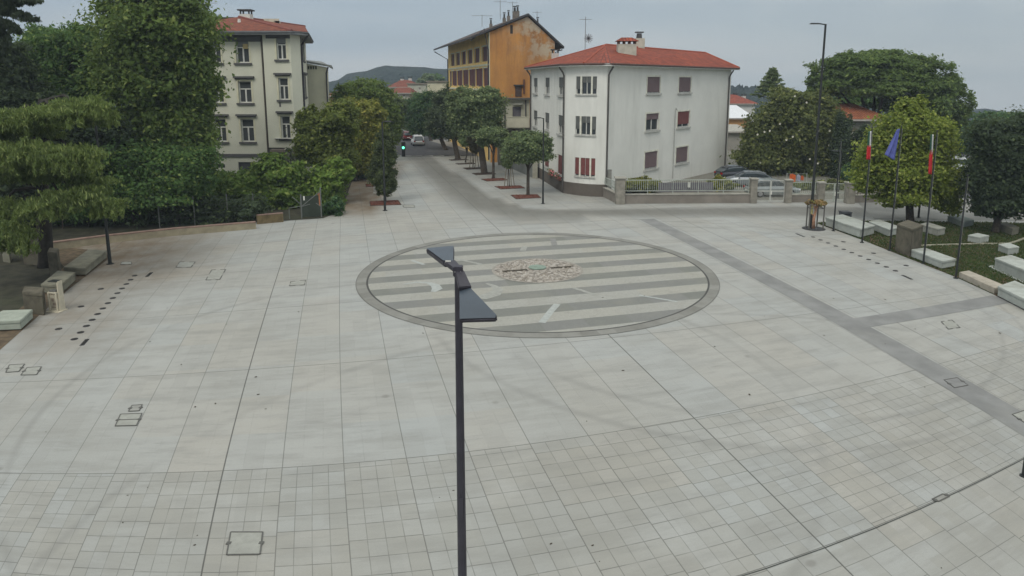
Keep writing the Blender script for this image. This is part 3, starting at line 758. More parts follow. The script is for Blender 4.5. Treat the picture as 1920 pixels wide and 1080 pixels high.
def stand():
    P = G(107, 583); root = thing('litter_stand', 'pale narrow litter stand with a notice panel and tall back post', 'litter bin', P, R(-8))
    W = plain('cream_metal', (.5, .46, .36), .6, .08, 4)
    mb = MB()
    for x in (-.2, .16):
        for y in (-.14, .14): mb.beam((x, y, 0), (x, y, .86), .05, .05)
    for z in (.05, .84): mb.box((-.02, 0, z), (.40, .32, .05))
    mb.build('frame', W, root)
    mb = MB(); mb.box((-.02, -.1, .42), (.3, .012, .66)); p = mb.build('notice_panel', plain('notice_panel_paint', (.4, .37, .29), .6), root)
    mb = MB(); mb.box((-.05, -.108, .52), (.12, .006, .14)); mb.box((.02, -.108, .34), (.16, .006, .12)); mb.box((-.02, -.108, .2), (.18, .006, .04))
    mb.build('notice_print', plain('faded_print', (.24, .19, .15)), p)
    mb = MB(); mb.box((.2, .06, .66), (.09, .3, 1.32), 0, .8); mb.build('back_post', W, root, bevel=.012)
    mb = MB(); mb.box((-.0, .06, 1.31), (.42, .3, .025)); mb.build('roof_plate', BLACKM, root)
    mb = MB(); mb.box((-.02, 0, .9), (.3, .22, .06)); mb.build('liner', plain('liner', (.12, .12, .11)), root)
    mb = MB(); mb.box((0, 0, .02), (.62, .5, .03)); mb.build('foot', W, root)
stand()
# thin pale edging along the path over the lawn
mb = MB(); P_ = [G(x, y, .03) for x, y in ((1722, 461), (1780, 459), (1840, 457.5), (1892, 457), (1906, 453), (1924, 446), (1980, 440))]
for a, b in zip(P_, P_[1:]): mb.beam(a, b, .16, .10)
tag(mb.build('path_edging', plain('path_edging_stone', (.3, .29, .22), .9, .2, 3)), 'long thin pale stone edging crossing the lawn', 'edging')
sheet('clay_patch', [(1785, 515), (1800, 511.5), (1822, 512), (1832, 516), (1812, 520), (1792, 519.5)], .018, plain('red_clay', (.17, .08, .05), .95, .3, 4))
sheet('soil_patch', [(1612, 447), (1640, 440), (1690, 448), (1690, 466), (1668, 469.5)], .016, plain('brown_soil', (.095, .065, .042), .95, .3, 3, dirt=(.05, .06, .02)))
sheet('soil_patch', [(1850, 540), (1880, 520), (1925, 535), (1990, 560), (1990, 600), (1920, 577), (1868, 555)], .016, MATS['brown_soil'])

# ------------------------------------------------------------------ buildings
class Wall:
    """one straight facade from P0 to P1 (left to right seen from outside)"""
    def __init__(s, P0, P1):
        s.p = Vector((P0[0], P0[1], 0)); q = Vector((P1[0], P1[1], 0)); s.L = (q - s.p).length
        s.d = (q - s.p).normalized(); s.n = Vector((s.d.y, -s.d.x, 0))
    def at(s, a, z, out=0.0): return s.p + s.d * a + s.n * out + Vector((0, 0, z))
    def hit(s, px, py):
        r = ray(px, py); o = Vector((0, 0, H)); t = (s.p - o).dot(s.n) / r.dot(s.n); w = o + r * t
        return (w - s.p).dot(s.d), w.z
    def rect(s, x0, y0, x1, y1):
        a, zt = s.hit(x0, (y0 + y1) / 2)[0], s.hit((x0 + x1) / 2, y0)[1]
        return (a, s.hit((x0 + x1) / 2, y1)[1], s.hit(x1, (y0 + y1) / 2)[0], zt)
    def face(s, mb, z0, z1, holes=(), rev=.16):
        """wall with openings (a0, zb, a1, zt) and their reveals"""
        xs = sorted({0, s.L} | {h[0] for h in holes} | {h[2] for h in holes})
        zs = sorted({z0, z1} | {h[1] for h in holes} | {h[3] for h in holes})
        for i in range(len(xs) - 1):
            for j in range(len(zs) - 1):
                cx, cz = (xs[i] + xs[i + 1]) / 2, (zs[j] + zs[j + 1]) / 2
                if any(h[0] < cx < h[2] and h[1] < cz < h[3] for h in holes): continue
                mb.poly([s.at(xs[i], zs[j]), s.at(xs[i + 1], zs[j]), s.at(xs[i + 1], zs[j + 1]), s.at(xs[i], zs[j + 1])])
        for a0, b0, a1, b1 in holes:
            c = [(a0, b0), (a1, b0), (a1, b1), (a0, b1)]
            for k in range(4):
                p, q = c[k], c[(k + 1) % 4]
                mb.poly([s.at(*p), s.at(*q), s.at(*q, -rev), s.at(*p, -rev)])
    def bx(s, mb, a0, z0, a1, z1, o0, o1):
        """a box on the facade between offsets o0 (inner) and o1 (outer)"""
        P = [s.at(a0, z0, o1), s.at(a1, z0, o1), s.at(a1, z0, o0), s.at(a0, z0, o0)]
        mb.prism(P, z1 - z0)
def window(w, h, root, frame, pane=GL, cols=2, transom=.66, blind=0.0, blindmat=None, sill=None, lintel=None, surround=None, fw=.07, rev=.16, name='window', label=None):
    a0, b0, a1, b1 = h; mb = MB(); o0, o1 = -rev + .0, -rev + .06
    w.bx(mb, a0, b0, a0 + fw, b1, o0, o1); w.bx(mb, a1 - fw, b0, a1, b1, o0, o1)
    w.bx(mb, a0 + fw, b0, a1 - fw, b0 + fw, o0, o1); w.bx(mb, a0 + fw, b1 - fw, a1 - fw, b1, o0, o1)
    zt = b0 + (b1 - b0) * transom if transom else b1
    if transom: w.bx(mb, a0 + fw, zt - fw / 2, a1 - fw, zt + fw / 2, o0, o1 + .01)
    for k in range(1, cols):
        x = a0 + (a1 - a0) * k / cols; w.bx(mb, x - fw * .6, b0 + fw, x + fw * .6, zt - fw / 2 if transom else b1 - fw, o0, o1 + .004)
    f = mb.build(name, frame, root, world=True)
    if label: f['label'] = label
    mb = MB(); mb.poly([w.at(a0, b0, -rev + .02), w.at(a1, b0, -rev + .02), w.at(a1, b1, -rev + .02), w.at(a0, b1, -rev + .02)]); mb.build('pane', pane, f, world=True)
    if blind:
        mb = MB(); w.bx(mb, a0 + .02, b1 - (b1 - b0) * blind, a1 - .02, b1 - .01, -rev + .08, -rev + .11); mb.build('blind', blindmat, f, world=True)
    if sill: mb = MB(); w.bx(mb, a0 - .2, b0 - .16, a1 + .2, b0, -.1, .14); mb.build('sill', sill, f, world=True)
    if lintel:
        mb = MB(); w.bx(mb, a0 - .32, b1 + .26, a1 + .32, b1 + .42, .0, .26); w.bx(mb, a0 - .22, b1 + .16, a1 + .22, b1 + .26, .0, .15); mb.build('lintel', lintel, f, world=True)
    if surround:
        mb = MB(); w.bx(mb, a0 - .14, b0, a0, b1 + .0, -.02, .035); w.bx(mb, a1, b0, a1 + .14, b1, -.02, .035); w.bx(mb, a0 - .14, b1, a1 + .14, b1 + .14, -.02, .035); mb.build('surround', surround, f, world=True)
    return f
def pipe(root, pts, r, mat=DARKMETAL, name='downpipe'):
    mb = MB(); mb.tube(pts, r, 8); return mb.build(name, mat, root, world=True)
def roof(root, faces, mat, th=.14, name='roof'):
    mb = MB()
    for f in faces: mb.poly(f, uv=True)
    o = mb.build(name, mat, root, world=True, fix=False)
    return o
def eaves(root, pts, z, ov, mat, h=.18, name='eaves', closed=False):
    """soffit and fascia along a wall line; pts are plan points, ov pushes outwards"""
    mb = MB(); n = len(pts); out = []
    for i, p in enumerate(pts):
        p = Vector((p[0], p[1], 0)); ns = []
        if i > 0: d = (p - Vector((*pts[i - 1][:2], 0))).normalized(); ns.append(Vector((d.y, -d.x, 0)))
        if i < n - 1: d = (Vector((*pts[i + 1][:2], 0)) - p).normalized(); ns.append(Vector((d.y, -d.x, 0)))
        nn = sum(ns, Vector()).normalized(); k = ov / max(.5, nn.dot(ns[0])); out.append(p + nn * k)
    for i in range(n - 1):
        a, b = Vector((*pts[i][:2], 0)), Vector((*pts[i + 1][:2], 0)); c, d = out[i + 1], out[i]
        mb.prism([a + Vector((0, 0, z)), b + Vector((0, 0, z)), c + Vector((0, 0, z)), d + Vector((0, 0, z))], h)
    mb.build(name, mat, root, world=True)
    return [o + Vector((0, 0, z + h)) for o in out]
def antenna(root, base, h, n=5, w=.9, dish=False):
    b = Vector(base); mb = MB(); mb.tube([b, b + Vector((0, 0, h))], .03, 6)
    mb.tube([b + Vector((-w, 0, h * .92)), b + Vector((w, .2, h * .92))], .02, 5)
    for k in range(n): x = -w + 2 * w * k / (n - 1); mb.tube([b + Vector((x, -.35, h * .92)), b + Vector((x, .35, h * .92))], .012, 4)
    if dish:
        for k in range(6):
            a = k * math.pi / 6; mb.tube([b + Vector((.45 * math.cos(a) + .3, -.2, h * .35 + .45 * math.sin(a))), b + Vector((.3 - .45 * math.cos(a), -.2, h * .35 - .45 * math.sin(a)))], .05, 4)
        mb.tube([b + Vector((.3, -.2, h * .35)), b + Vector((0, 0, h * .35))], .03, 4)
    mb.build('antenna', plain('aerial_metal', (.2, .2, .21), .5, .1, 5, .5), root, world=True)
def chimney(root, c, w, d, z0, z1, wallm, cap='slab', tile=None, parent=None):
    mb = MB(); mb.box((c[0], c[1], (z0 + z1) / 2), (w, d, z1 - z0)); o = mb.build('chimney', wallm, parent or root, world=True)
    mb = MB()
    if cap == 'slab':
        for x in (-.4, .4):
            for y in (-.4, .4): mb.box((c[0] + x * w, c[1] + y * d, z1 + .16), (.12, .12, .32))
        mb.box((c[0], c[1], z1 + .38), (w * 1.3, d * 1.3, .12)); mb.build('chimney_cap', plain('dark_cap', (.06, .06, .06)), o, world=True)
    elif cap == 'pot':
        mb.tube([(c[0], c[1], z1), (c[0], c[1], z1 + .5)], [w * .3, w * .24], 10); mb.box((c[0], c[1], z1 + .62), (w * .8, d * .8, .1)); mb.build('chimney_cap', plain('dark_cap', (.06, .06, .06)), o, world=True)
    return o

# --- white corner house -------------------------------------------------
def white_house():
    WALL = plain('white_render', (.71, .71, .665), .9, .04, .5, bump=.12, dirt=(.5, .5, .46), dscale=.5, damt=.55, zs=.16)
    PL = plain('brown_grey_plinth', (.115, .10, .085), .9, .12, 1)
    FR_ = plain('white_window_frame', (.6, .6, .56), .5)
    BL = plain('mauve_roller_blind', (.155, .11, .115), .7, .06, 2); BR = plain('red_shutter', (.165, .055, .052), .7); GB = plain('grey_shutter', (.11, .115, .11), .7, .1, 3)
    C0, C1, C2 = G(994, 323), G(1057, 362), G(1134, 369)
    C3 = D(1361, 330, 77.5); C3.z = 0
    root = thing('white_house', 'white three storey corner house with a red hipped roof and brown plinth', 'house', (C1.x, C1.y, 0))
    # rounded corner between the street front and the square front
    arc = []
    d0 = (C1 - C0).normalized(); d1 = (C3 - C2).normalized()
    for k in range(9):
        t = k / 8; a, b = C1.lerp(C1 + d0 * 2.2, t), (C2 - d1 * .8).lerp(C2, t); arc.append(C1.lerp(C2, t) + (Vector((0, -1, 0)) * .55 * math.sin(math.pi * t)))
    arc[0], arc[-1] = C1, C2
    ZE = zat(126, 63); mb = MB()
    wl, wf = Wall(C0, C1), Wall(C2, C3)
    # street front
    Lz = [(5.95, 7.45 + .35), (2.75, 4.65), (.0, 0)]
    holes = []; spec = []
    rows = [(zat(178, 63), zat(145, 63)), (zat(249, 63), zat(215, 63)), (zat(322, 63), zat(288, 63))]
    for k, (zb, zt) in enumerate(rows):
        for x0, x1 in ((1000.5, 1007.5), (1022, 1030), (1047, 1055.5)):
            a0, a1 = wl.hit(x0, 200)[0], wl.hit(x1, 200)[0]; holes.append((a0, zb, a1, zt)); spec.append(k)
    wl.face(mb, 0, ZE, holes)
    for h, k in zip(holes, spec):
        window(wl, h, root, FR_, GL, 2, 0, .55 if k < 2 else .97, GB if k < 2 else BR, sill=plain('pale_sill', (.45, .45, .42)))
    # square front: two columns of windows
    holes = []; spec = []
    for k, (zb, zt) in enumerate(rows):
        for j, (x0, x1) in enumerate(((1212, 1236), (1271, 1293.5))):
            a0, a1 = wf.hit(x0, 200)[0], wf.hit(x1, 200)[0]; holes.append((a0, zb + .12, a1, zt + .05)); spec.append((k, j))
    wf.face(mb, 0, ZE, holes)
    for h, (k, j) in zip(holes, spec):
        bm_ = BL if (k, j) != (1, 1) else BR
        window(wf, h, root, FR_, GL, 2, 0, {(1, 0): .35}.get((k, j), .92 if k != 1 else .8), bm_, sill=plain('pale_sill', (.45, .45, .42)), surround=plain('cream_surround', (.66, .65, .56)), fw=.08)
    # rounded corner with a three light window on each floor
    cw = [Wall(a, b) for a, b in zip(arc, arc[1:])]
    for i, w in enumerate(cw):
        hs = []
        if i in (2, 3, 4, 5):
            for zb, zt in rows: hs.append((0.0 + (.02 if i == 2 else 0), zb + .12, w.L - (.02 if i == 5 else 0), zt + .05))
        w.face(mb, 0, ZE, hs)
        for k, h in enumerate(hs):
            window(w, h, root, FR_, GL, 1, 0, (.35 if i in (3, 4) else .7) if k < 2 else .9, GB if k < 2 else BR, fw=.05)
    for k, (zb, zt) in enumerate(rows):
        s_ = MB()
        for i in (2, 3, 4, 5): cw[i].bx(s_, 0, zb + .02, cw[i].L, zb + .12, -.1, .12)
        s_.build('sill', plain('pale_sill', (.45, .45, .42)), root, world=True)
        s_ = MB()
        for i in (3, 5): cw[i].bx(s_, -.07, zb + .12, .07, zt + .05, -.12, .03)
        s_.build('window_pier', plain('cream_surround', (.66, .65, .56)), root, world=True)
    # back and right-hand walls
    dr = (C3 - C2).normalized(); nb = Vector((-dr.y, dr.x, 0))
    C4 = C3 + nb * 11.5; C5 = C0 + (C0 - C1).normalized() * .01 + Vector((.2, 3.5, 0))
    Wall(C3, C4).face(mb, 0, ZE); Wall(C4, C5).face(mb, 0, ZE); Wall(C5, C0).face(mb, 0, ZE)
    mb.build('wall', WALL, root, world=True, fix=False)
    mb = MB()
    for w in [wl] + cw: w.bx(mb, -.02, 0, w.L + .02, 1.05, -.02, .05)
    mb.build('plinth', PL, root, world=True)
    out = eaves(root, [C5, C0] + arc + [C3, C4, C5], ZE, .62, plain('white_fascia', (.6, .6, .57)), .2)
    e5, e0, ea, e3, e4 = out[0], out[1], out[2:2 + len(arc)], out[-3], out[-2]
    r0 = D(1136, 84, 71.5); r1 = D(1322, 99, 80.5); up = Vector((0, 0, .03))
    f = [[e0 + up, ea[0] + up, r0]] + [[a + up, b + up, r0] for a, b in zip(ea, ea[1:])]
    f += [[ea[-1] + up, e3 + up, r1, r0], [e3 + up, e4 + up, r1], [e4 + up, e5 + up, r0, r1], [e5 + up, e0 + up, r0]]
    rf = roof(root, f, TILE_A)
    mb = MB(); mb.tube([ea[4] + up, r0], .11, 8); mb.tube([r0, r1], .12, 8); mb.tube([r1, e3 + up], .11, 8); mb.tube([e0 + up, r0], .1, 8)
    mb.build('ridge_tiles', plain('ridge_tile', (.28, .07, .04), .9, .2, 3), rf, world=True)
    mb = MB(); L = [p + Vector((0, 0, -.06)) for p in [e0] + ea + [e3, e4]]; mb.tube(L, .085, 8); mb.build('gutter', plain('brown_gutter', (.09, .055, .045)), root, world=True)
    def dp(p, n, top=ZE - .05, bot=.2):
        p = Vector((p.x, p.y, 0)) + n * .12
        pipe(root, [p + n * .42 + Vector((0, 0, top)), p + n * .1 + Vector((0, 0, top - .45)), p + Vector((0, 0, top - .7)), p + Vector((0, 0, bot))], .075, plain('dark_downpipe', (.075, .07, .065)))
    dp(C0 + d0 * .6, wl.n); dp(C1, wl.n); dp(C2, wf.n, bot=.1); dp(C3 - d1 * .7, wf.n)
    for px_ in (1263,):
        a, _ = wf.hit(px_, 250); p = [wf.at(a + .35, wf.hit(px_, 205)[1] - .1, .1), wf.at(a + .1, wf.hit(px_, 203)[1], .1), wf.at(a, wf.hit(px_, 212)[1], .1), wf.at(a, .3, .1)]
        pipe(root, p, .035, plain('grey_gas_pipe', (.32, .32, .3)), 'gas_pipe')
    # chimneys standing on the roof
    cm = plain('plastered_chimney', (.46, .45, .38), .9, .12, 2, dirt=(.3, .29, .24))
    c = D(1174, 112, 66.6); o = chimney(root, c, 1.7, 1.1, c.z - .9, D(1174, 83, 66.6).z, cm, None)
    mb = MB(); zt = D(1174, 83, 66.6).z
    for x in (-.75, -.25, .25, .75): mb.box((c.x + x, c.y, zt + .13), (.14, 1.0, .26))
    mb.build('vent_piers', plain('dark_brick', (.12, .06, .045)), o, world=True)
    mb = MB(); k = Vector((c.x, c.y, zt + .26)); a = [k + Vector((sx * 1.05, sy * .75, 0)) for sx, sy in ((-1, -1), (1, -1), (1, 1), (-1, 1))]; t0, t1 = k + Vector((-.5, 0, .36)), k + Vector((.5, 0, .36))
    for q in ([a[0], a[1], t1, t0], [a[1], a[2], t1], [a[2], a[3], t0, t1], [a[3], a[0], t0]): mb.poly(q, uv=True)
    mb.build('chimney_roof', TILE_A, o, world=True, fix=False)
    c = D(1198, 84, 74.5); chimney(root, c, 1.05, .9, c.z - 1.0, D(1198, 72, 74.5).z, cm, 'pot')
    c = D(1041, 108, 77.5); chimney(root, c, .75, .75, c.z - 1.3, D(1041, 100, 77.5).z, plain('pale_chimney', (.5, .48, .45)), 'slab')
    antenna(root, D(1097, 94, 72.5), 3.3, 6, .6, True)
    # flower boxes with pink geraniums under the street windows
    for x in (1036, 1050):
        a, _ = wl.hit(x, 312); mb = MB(); wl.bx(mb, a - .7, 1.0, a + .7, 1.2, .03, .28); fb = mb.build('flower_box', plain('terracotta', (.2, .09, .06)), root, world=True)
        mb = MB()
        for k in range(160):
            p = wl.at(a + random.uniform(-.75, .75), random.uniform(1.15, 1.6), random.uniform(.0, .36)); q = random.uniform(.04, .08); v_ = Vector((random.gauss(0, 1), random.gauss(0, 1), random.gauss(0, 1))).normalized() * q; v2 = v_.cross(Vector((random.random(), random.random(), 1))).normalized() * q
            mb.add([p + v_, p + v2, p - v_, p - v2], [[0, 1, 2, 3]])
        mb.build('geraniums', leafmat('geranium_leaves', (.05, .09, .03), (.07, .11, .04), (.5, .16, .2), .3), fb, world=True, fix=False)
white_house()

# --- tall apartment house on the left ----------------------------------
def left_house():
    WALL = plain('pale_green_grey_render', (.60, .60, .495), .9, .05, .5, bump=.12, dirt=(.47, .475, .39), dscale=.22, damt=.55, zs=.4)
    TR = plain('dark_grey_trim', (.105, .105, .105), .8, .1, 2); SUR = plain('cream_stone_trim', (.6, .58, .43), .8, .08, 2)
    WF = plain('white_window_frame', (.6, .6, .56)); DGL = glass('dark_window_glass', (.045, .05, .052))
    Y0 = 62.0; XL = D(300, 360, Y0).x; XC = D(500, 180, Y0).x; XB = D(549, 170, Y0 - .35).x
    ZE = zat(66, Y0)
    sd = Vector((-math.sin(TH), math.cos(TH), 0))
    root = thing('apartment_house', 'tall pale apartment house with a rounded bay, dark window lintels and a red roof', 'apartment house', (XC, Y0, 0))
    A, B = Vector((XL, Y0, 0)), Vector((XC, Y0, 0))
    Bb, Cc = Vector((XC + .05, Y0 - .35, 0)), Vector((XB, Y0 - .35, 0))
    D1 = Cc + Vector((.55, .9, 0)); E1 = D1 + sd * 13; 
    mb = MB(); wA, wB, wC, wS = Wall(A, B), Wall(Bb, Cc), Wall(Cc, D1), Wall(D1, E1)
    rows = [(72, 118), (152, 193), (223, 266)]
    hA, hB = [], []
    for i, (t, b) in enumerate(rows):
        zb, zt = zat(b, Y0), zat(t, Y0)
        for x0, x1 in ((356, 378), (399, 421), (449, 473.5)): hA.append((wA.hit(x0, 200)[0], zb, wA.hit(x1, 200)[0], zt))
        zb2, zt2 = zat(b - 6, Y0), zat(t - 6 if i else 67, Y0)
        hB.append((wB.hit(524.5, 200)[0], zb2, wB.hit(542.5, 200)[0], min(zt2, ZE - .1)))
    g0 = wA.rect(447, 304, 484, 328); g1 = wA.rect(404, 308, 422, 315)
    wA.face(mb, 0, ZE, hA + [g0, g1], .25); zb0 = zat(276, Y0); wB.face(mb, zb0, ZE, hB, .25)
    hS = []
    for i, (t, b) in enumerate(rows):
        for s_ in (1.3, 4.0, 6.8): hS.append((s_, zat(b - 8, Y0), s_ + 1.2, min(zat(t - 8, Y0), ZE - .1)))
    wC.face(mb, zb0, ZE, (), .2); wS.face(mb, 0, ZE, hS, .25)
    Wall(E1, Vector((XL, E1.y, 0))).face(mb, 0, ZE); Wall(Vector((XL, E1.y, 0)), A).face(mb, 0, ZE)
    # recessed ground floor below the bay
    wG = Wall(Vector((XC, Y0 + .6, 0)), Vector((XB, Y0 + .6, 0))); gd = wG.rect(537, 305, 549, 352); wG.face(mb, 0, zb0, [(wG.L - 1.5, .2, wG.L - .7, 2.6)], .2)
    mb.poly([Bb + Vector((0, 0, zb0)), Cc + Vector((0, 0, zb0)), D1 + Vector((0, 0, zb0)), Vector((XC, Y0 + 1.2, zb0))])
    mb.build('wall', WALL, root, world=True, fix=False)
    for i, h in enumerate(hA + hB + hS):
        top = (i % 3 == 0) if i >= len(hA) and i < len(hA) + len(hB) else (i < 3 if i < len(hA) else i < len(hA) + len(hB) + 3)
        w_ = wA if i < len(hA) else (wB if i < len(hA) + len(hB) else wS)
        window(w_, h, root, WF, DGL, 2, .64, .3 if top else 0, plain('grey_blind', (.2, .21, .21)), sill=TR, lintel=None if top else TR, surround=SUR if w_ is not wS else TR, fw=.1, rev=.25)
    mb = MB(); a0, zb, a1, zt = hA[2]; wA.bx(mb, a1 - .55, zb + (zt - zb) * .58, a1 - .12, zb + (zt - zb) * .78, -.13, -.11); mb.build('reflection_pane', plain('warm_reflection', (.5, .4, .2)), root, world=True)  # reflection in the glass, painted as a small warm patch
    window(wA, g0, root, plain('dark_shutter_frame', (.07, .07, .07)), plain('dark_shutter', (.06, .06, .06)), 1, 0, .9, plain('dark_roller', (.08, .08, .085)), fw=.08, rev=.25)
    window(wA, g1, root, plain('dark_shutter_frame', (.07, .07, .07)), DGL, 3, 0, fw=.05, rev=.25)
    window(wG, (wG.L - 1.5, .2, wG.L - .7, 2.6), root, WF, DGL, 1, .6, fw=.07, rev=.2, name='door')
    mb = MB(); zc = zat(291, Y0); wA.bx(mb, 0, zc - .14, wA.L, zc + .12, 0, .1); mb.build('string_course', TR, root, world=True)
    mb = MB(); wA.bx(mb, 0, ZE - .55, wA.L, ZE, 0, .04); wB.bx(mb, .3, ZE - .3, wB.L, ZE, 0, .04); mb.build('frieze', TR, root, world=True)
    # balcony slab and parapet round the bay
    mb = MB(); mb.prism([Bb + Vector((.3, -.55, zb0 - .35)), Cc + Vector((.4, -.55, zb0 - .35)), D1 + Vector((.6, 0, zb0 - .35)), D1 + Vector((-.2, .6, zb0 - .35)), Bb + Vector((.3, .5, zb0 - .35))], .22)
    mb.build('bay_slab', plain('brown_slab_edge', (.2, .17, .14), .9), root, world=True)
    mb = MB(); zt = zat(258, Y0); wB.bx(mb, .6, zt - .06, wB.L, zt, .0, .3); mb.build('bay_ledge', plain('pale_ledge', (.55, .55, .5)), root, world=True)
    mb = MB(); wB.bx(mb, wB.L - 1.25, zat(200, Y0) , wB.L - 1.1, zat(192, Y0), .0, .03); mb.build('wall_bracket', TR, root, world=True)
    out = eaves(root, [A, B + Vector((0, -.3, 0)), Cc, D1, E1], ZE, .75, plain('grey_soffit', (.2, .21, .215)), .28)
    p = D(448, 31.5, Y0 + 6.5); q = Vector((p.x + 2.2, p.y + 14, p.z + .2)); up = Vector((0, 0, .03)); o = [x + up for x in out]
    bl = Vector((XL - 1, E1.y, ZE + .3))
    rf = roof(root, [[o[0], o[1], o[2], p], [o[2], o[3], p], [o[3], o[4], q, p], [o[4], bl, q], [bl, o[0], p, q]], TILE_B)
    mb = MB(); mb.tube([o[2], p], .12, 8); mb.tube([p, q], .12, 8); mb.build('ridge_tiles', plain('dark_ridge_tile', (.17, .05, .04)), rf, world=True)
    mb = MB(); mb.tube([x + Vector((0, 0, -.12)) for x in o], .1, 8); mb.build('gutter', plain('grey_gutter', (.12, .125, .13)), root, world=True)
    pipe(root, [wA.at(wA.L - .1, ZE - .1, .12), wA.at(wA.L - .1, .2, .12)], .1, plain('brown_downpipe', (.07, .06, .05)))
    e = out[3]; pipe(root, [e + Vector((0, .1, -.2)), e + Vector((-.75, .4, -1.1)), wS.at(.5, ZE - 1.6, .1), wS.at(.5, 2, .1)], .08)
    c = D(462, 33, Y0 + 7); chimney(root, c, 1.0, .9, c.z - 1.4, D(462, 27, Y0 + 7).z, WHITEP, 'slab')
    mb = MB(); v_ = D(449, 46, Y0 + 3.4); mb.tube([v_ - Vector((0, 0, .6)), v_ + Vector((0, 0, .5))], [.22, .12], 8); mb.build('roof_vent', WHITEP, root, world=True)
    antenna(root, D(390, 38, Y0 + 9), 1.8, 5, .9)
    # set-back attic behind the hip
    wT = Wall(D(372, 46, Y0 + 11), D(432, 40, Y0 + 11)); mb = MB(); hs = [(1.0 + k * 1.35, zat(45, Y0 + 11), 1.5 + k * 1.35, zat(39, Y0 + 11)) for k in range(6)]
    wT.face(mb, ZE, zat(35, Y0 + 11), hs, .4); mb.build('attic_wall', plain('attic_render', (.5, .47, .38)), root, world=True, fix=False)
    mb = MB(); 
    for h in hs: mb.poly([wT.at(h[0], h[1], -.35), wT.at(h[2], h[1], -.35), wT.at(h[2], h[3], -.35), wT.at(h[0], h[3], -.35)])
    wT.bx(mb, -.5, zat(35, Y0 + 11), wT.L + .6, zat(33, Y0 + 11), -5, .6); mb.build('attic_roof', plain('dark_attic_roof', (.07, .075, .07)), root, world=True)
    # lower rear wing towards the street
    X0, X1, Y2 = D(556, 200, 76).x, D(616, 200, 76).x, 76.0
    wW = Wall((X0, Y2), (X1, Y2)); wR = Wall((X1, Y2), Vector((X1, Y2, 0)) + sd * 12)
    za, zb = zat(114, Y2), zat(126, Y2); mb = MB()
    mb.poly([wW.at(0, 0), wW.at(wW.L, 0), wW.at(wW.L, zb), wW.at(0, za)]); wR.face(mb, 0, zb); mb.build('wing_wall', plain('cream_wing_render', (.56, .55, .43), .9, .05, .5, dirt=(.42, .42, .34)), root, world=True, fix=False)
    mb = MB(); mb.slab([wW.at(-.2, za + .25, .3), wW.at(wW.L + .6, zb + .2, .3), wR.at(12, zb + .2, .6), wW.at(-.2, za + .25, -12)], (0, 0, -.22)); mb.build('wing_roof', plain('grey_wing_roof', (.2, .21, .2)), root, world=True)
    mb = MB()
    for k in range(5): a, _ = wW.hit(574 + k * 4.6, 127); wW.bx(mb, a - .09, zat(130, Y2), a + .09, zat(124, Y2), 0, .03)
    mb.build('vent_slits', plain('vent_dark', (.06, .065, .05)), root, world=True)
    pipe(root, [wW.at(wW.L + .2, zb, .2), wW.at(wW.L - .05, zb - .6, .1), wW.at(wW.L - .05, 0, .1)], .08)
left_house()

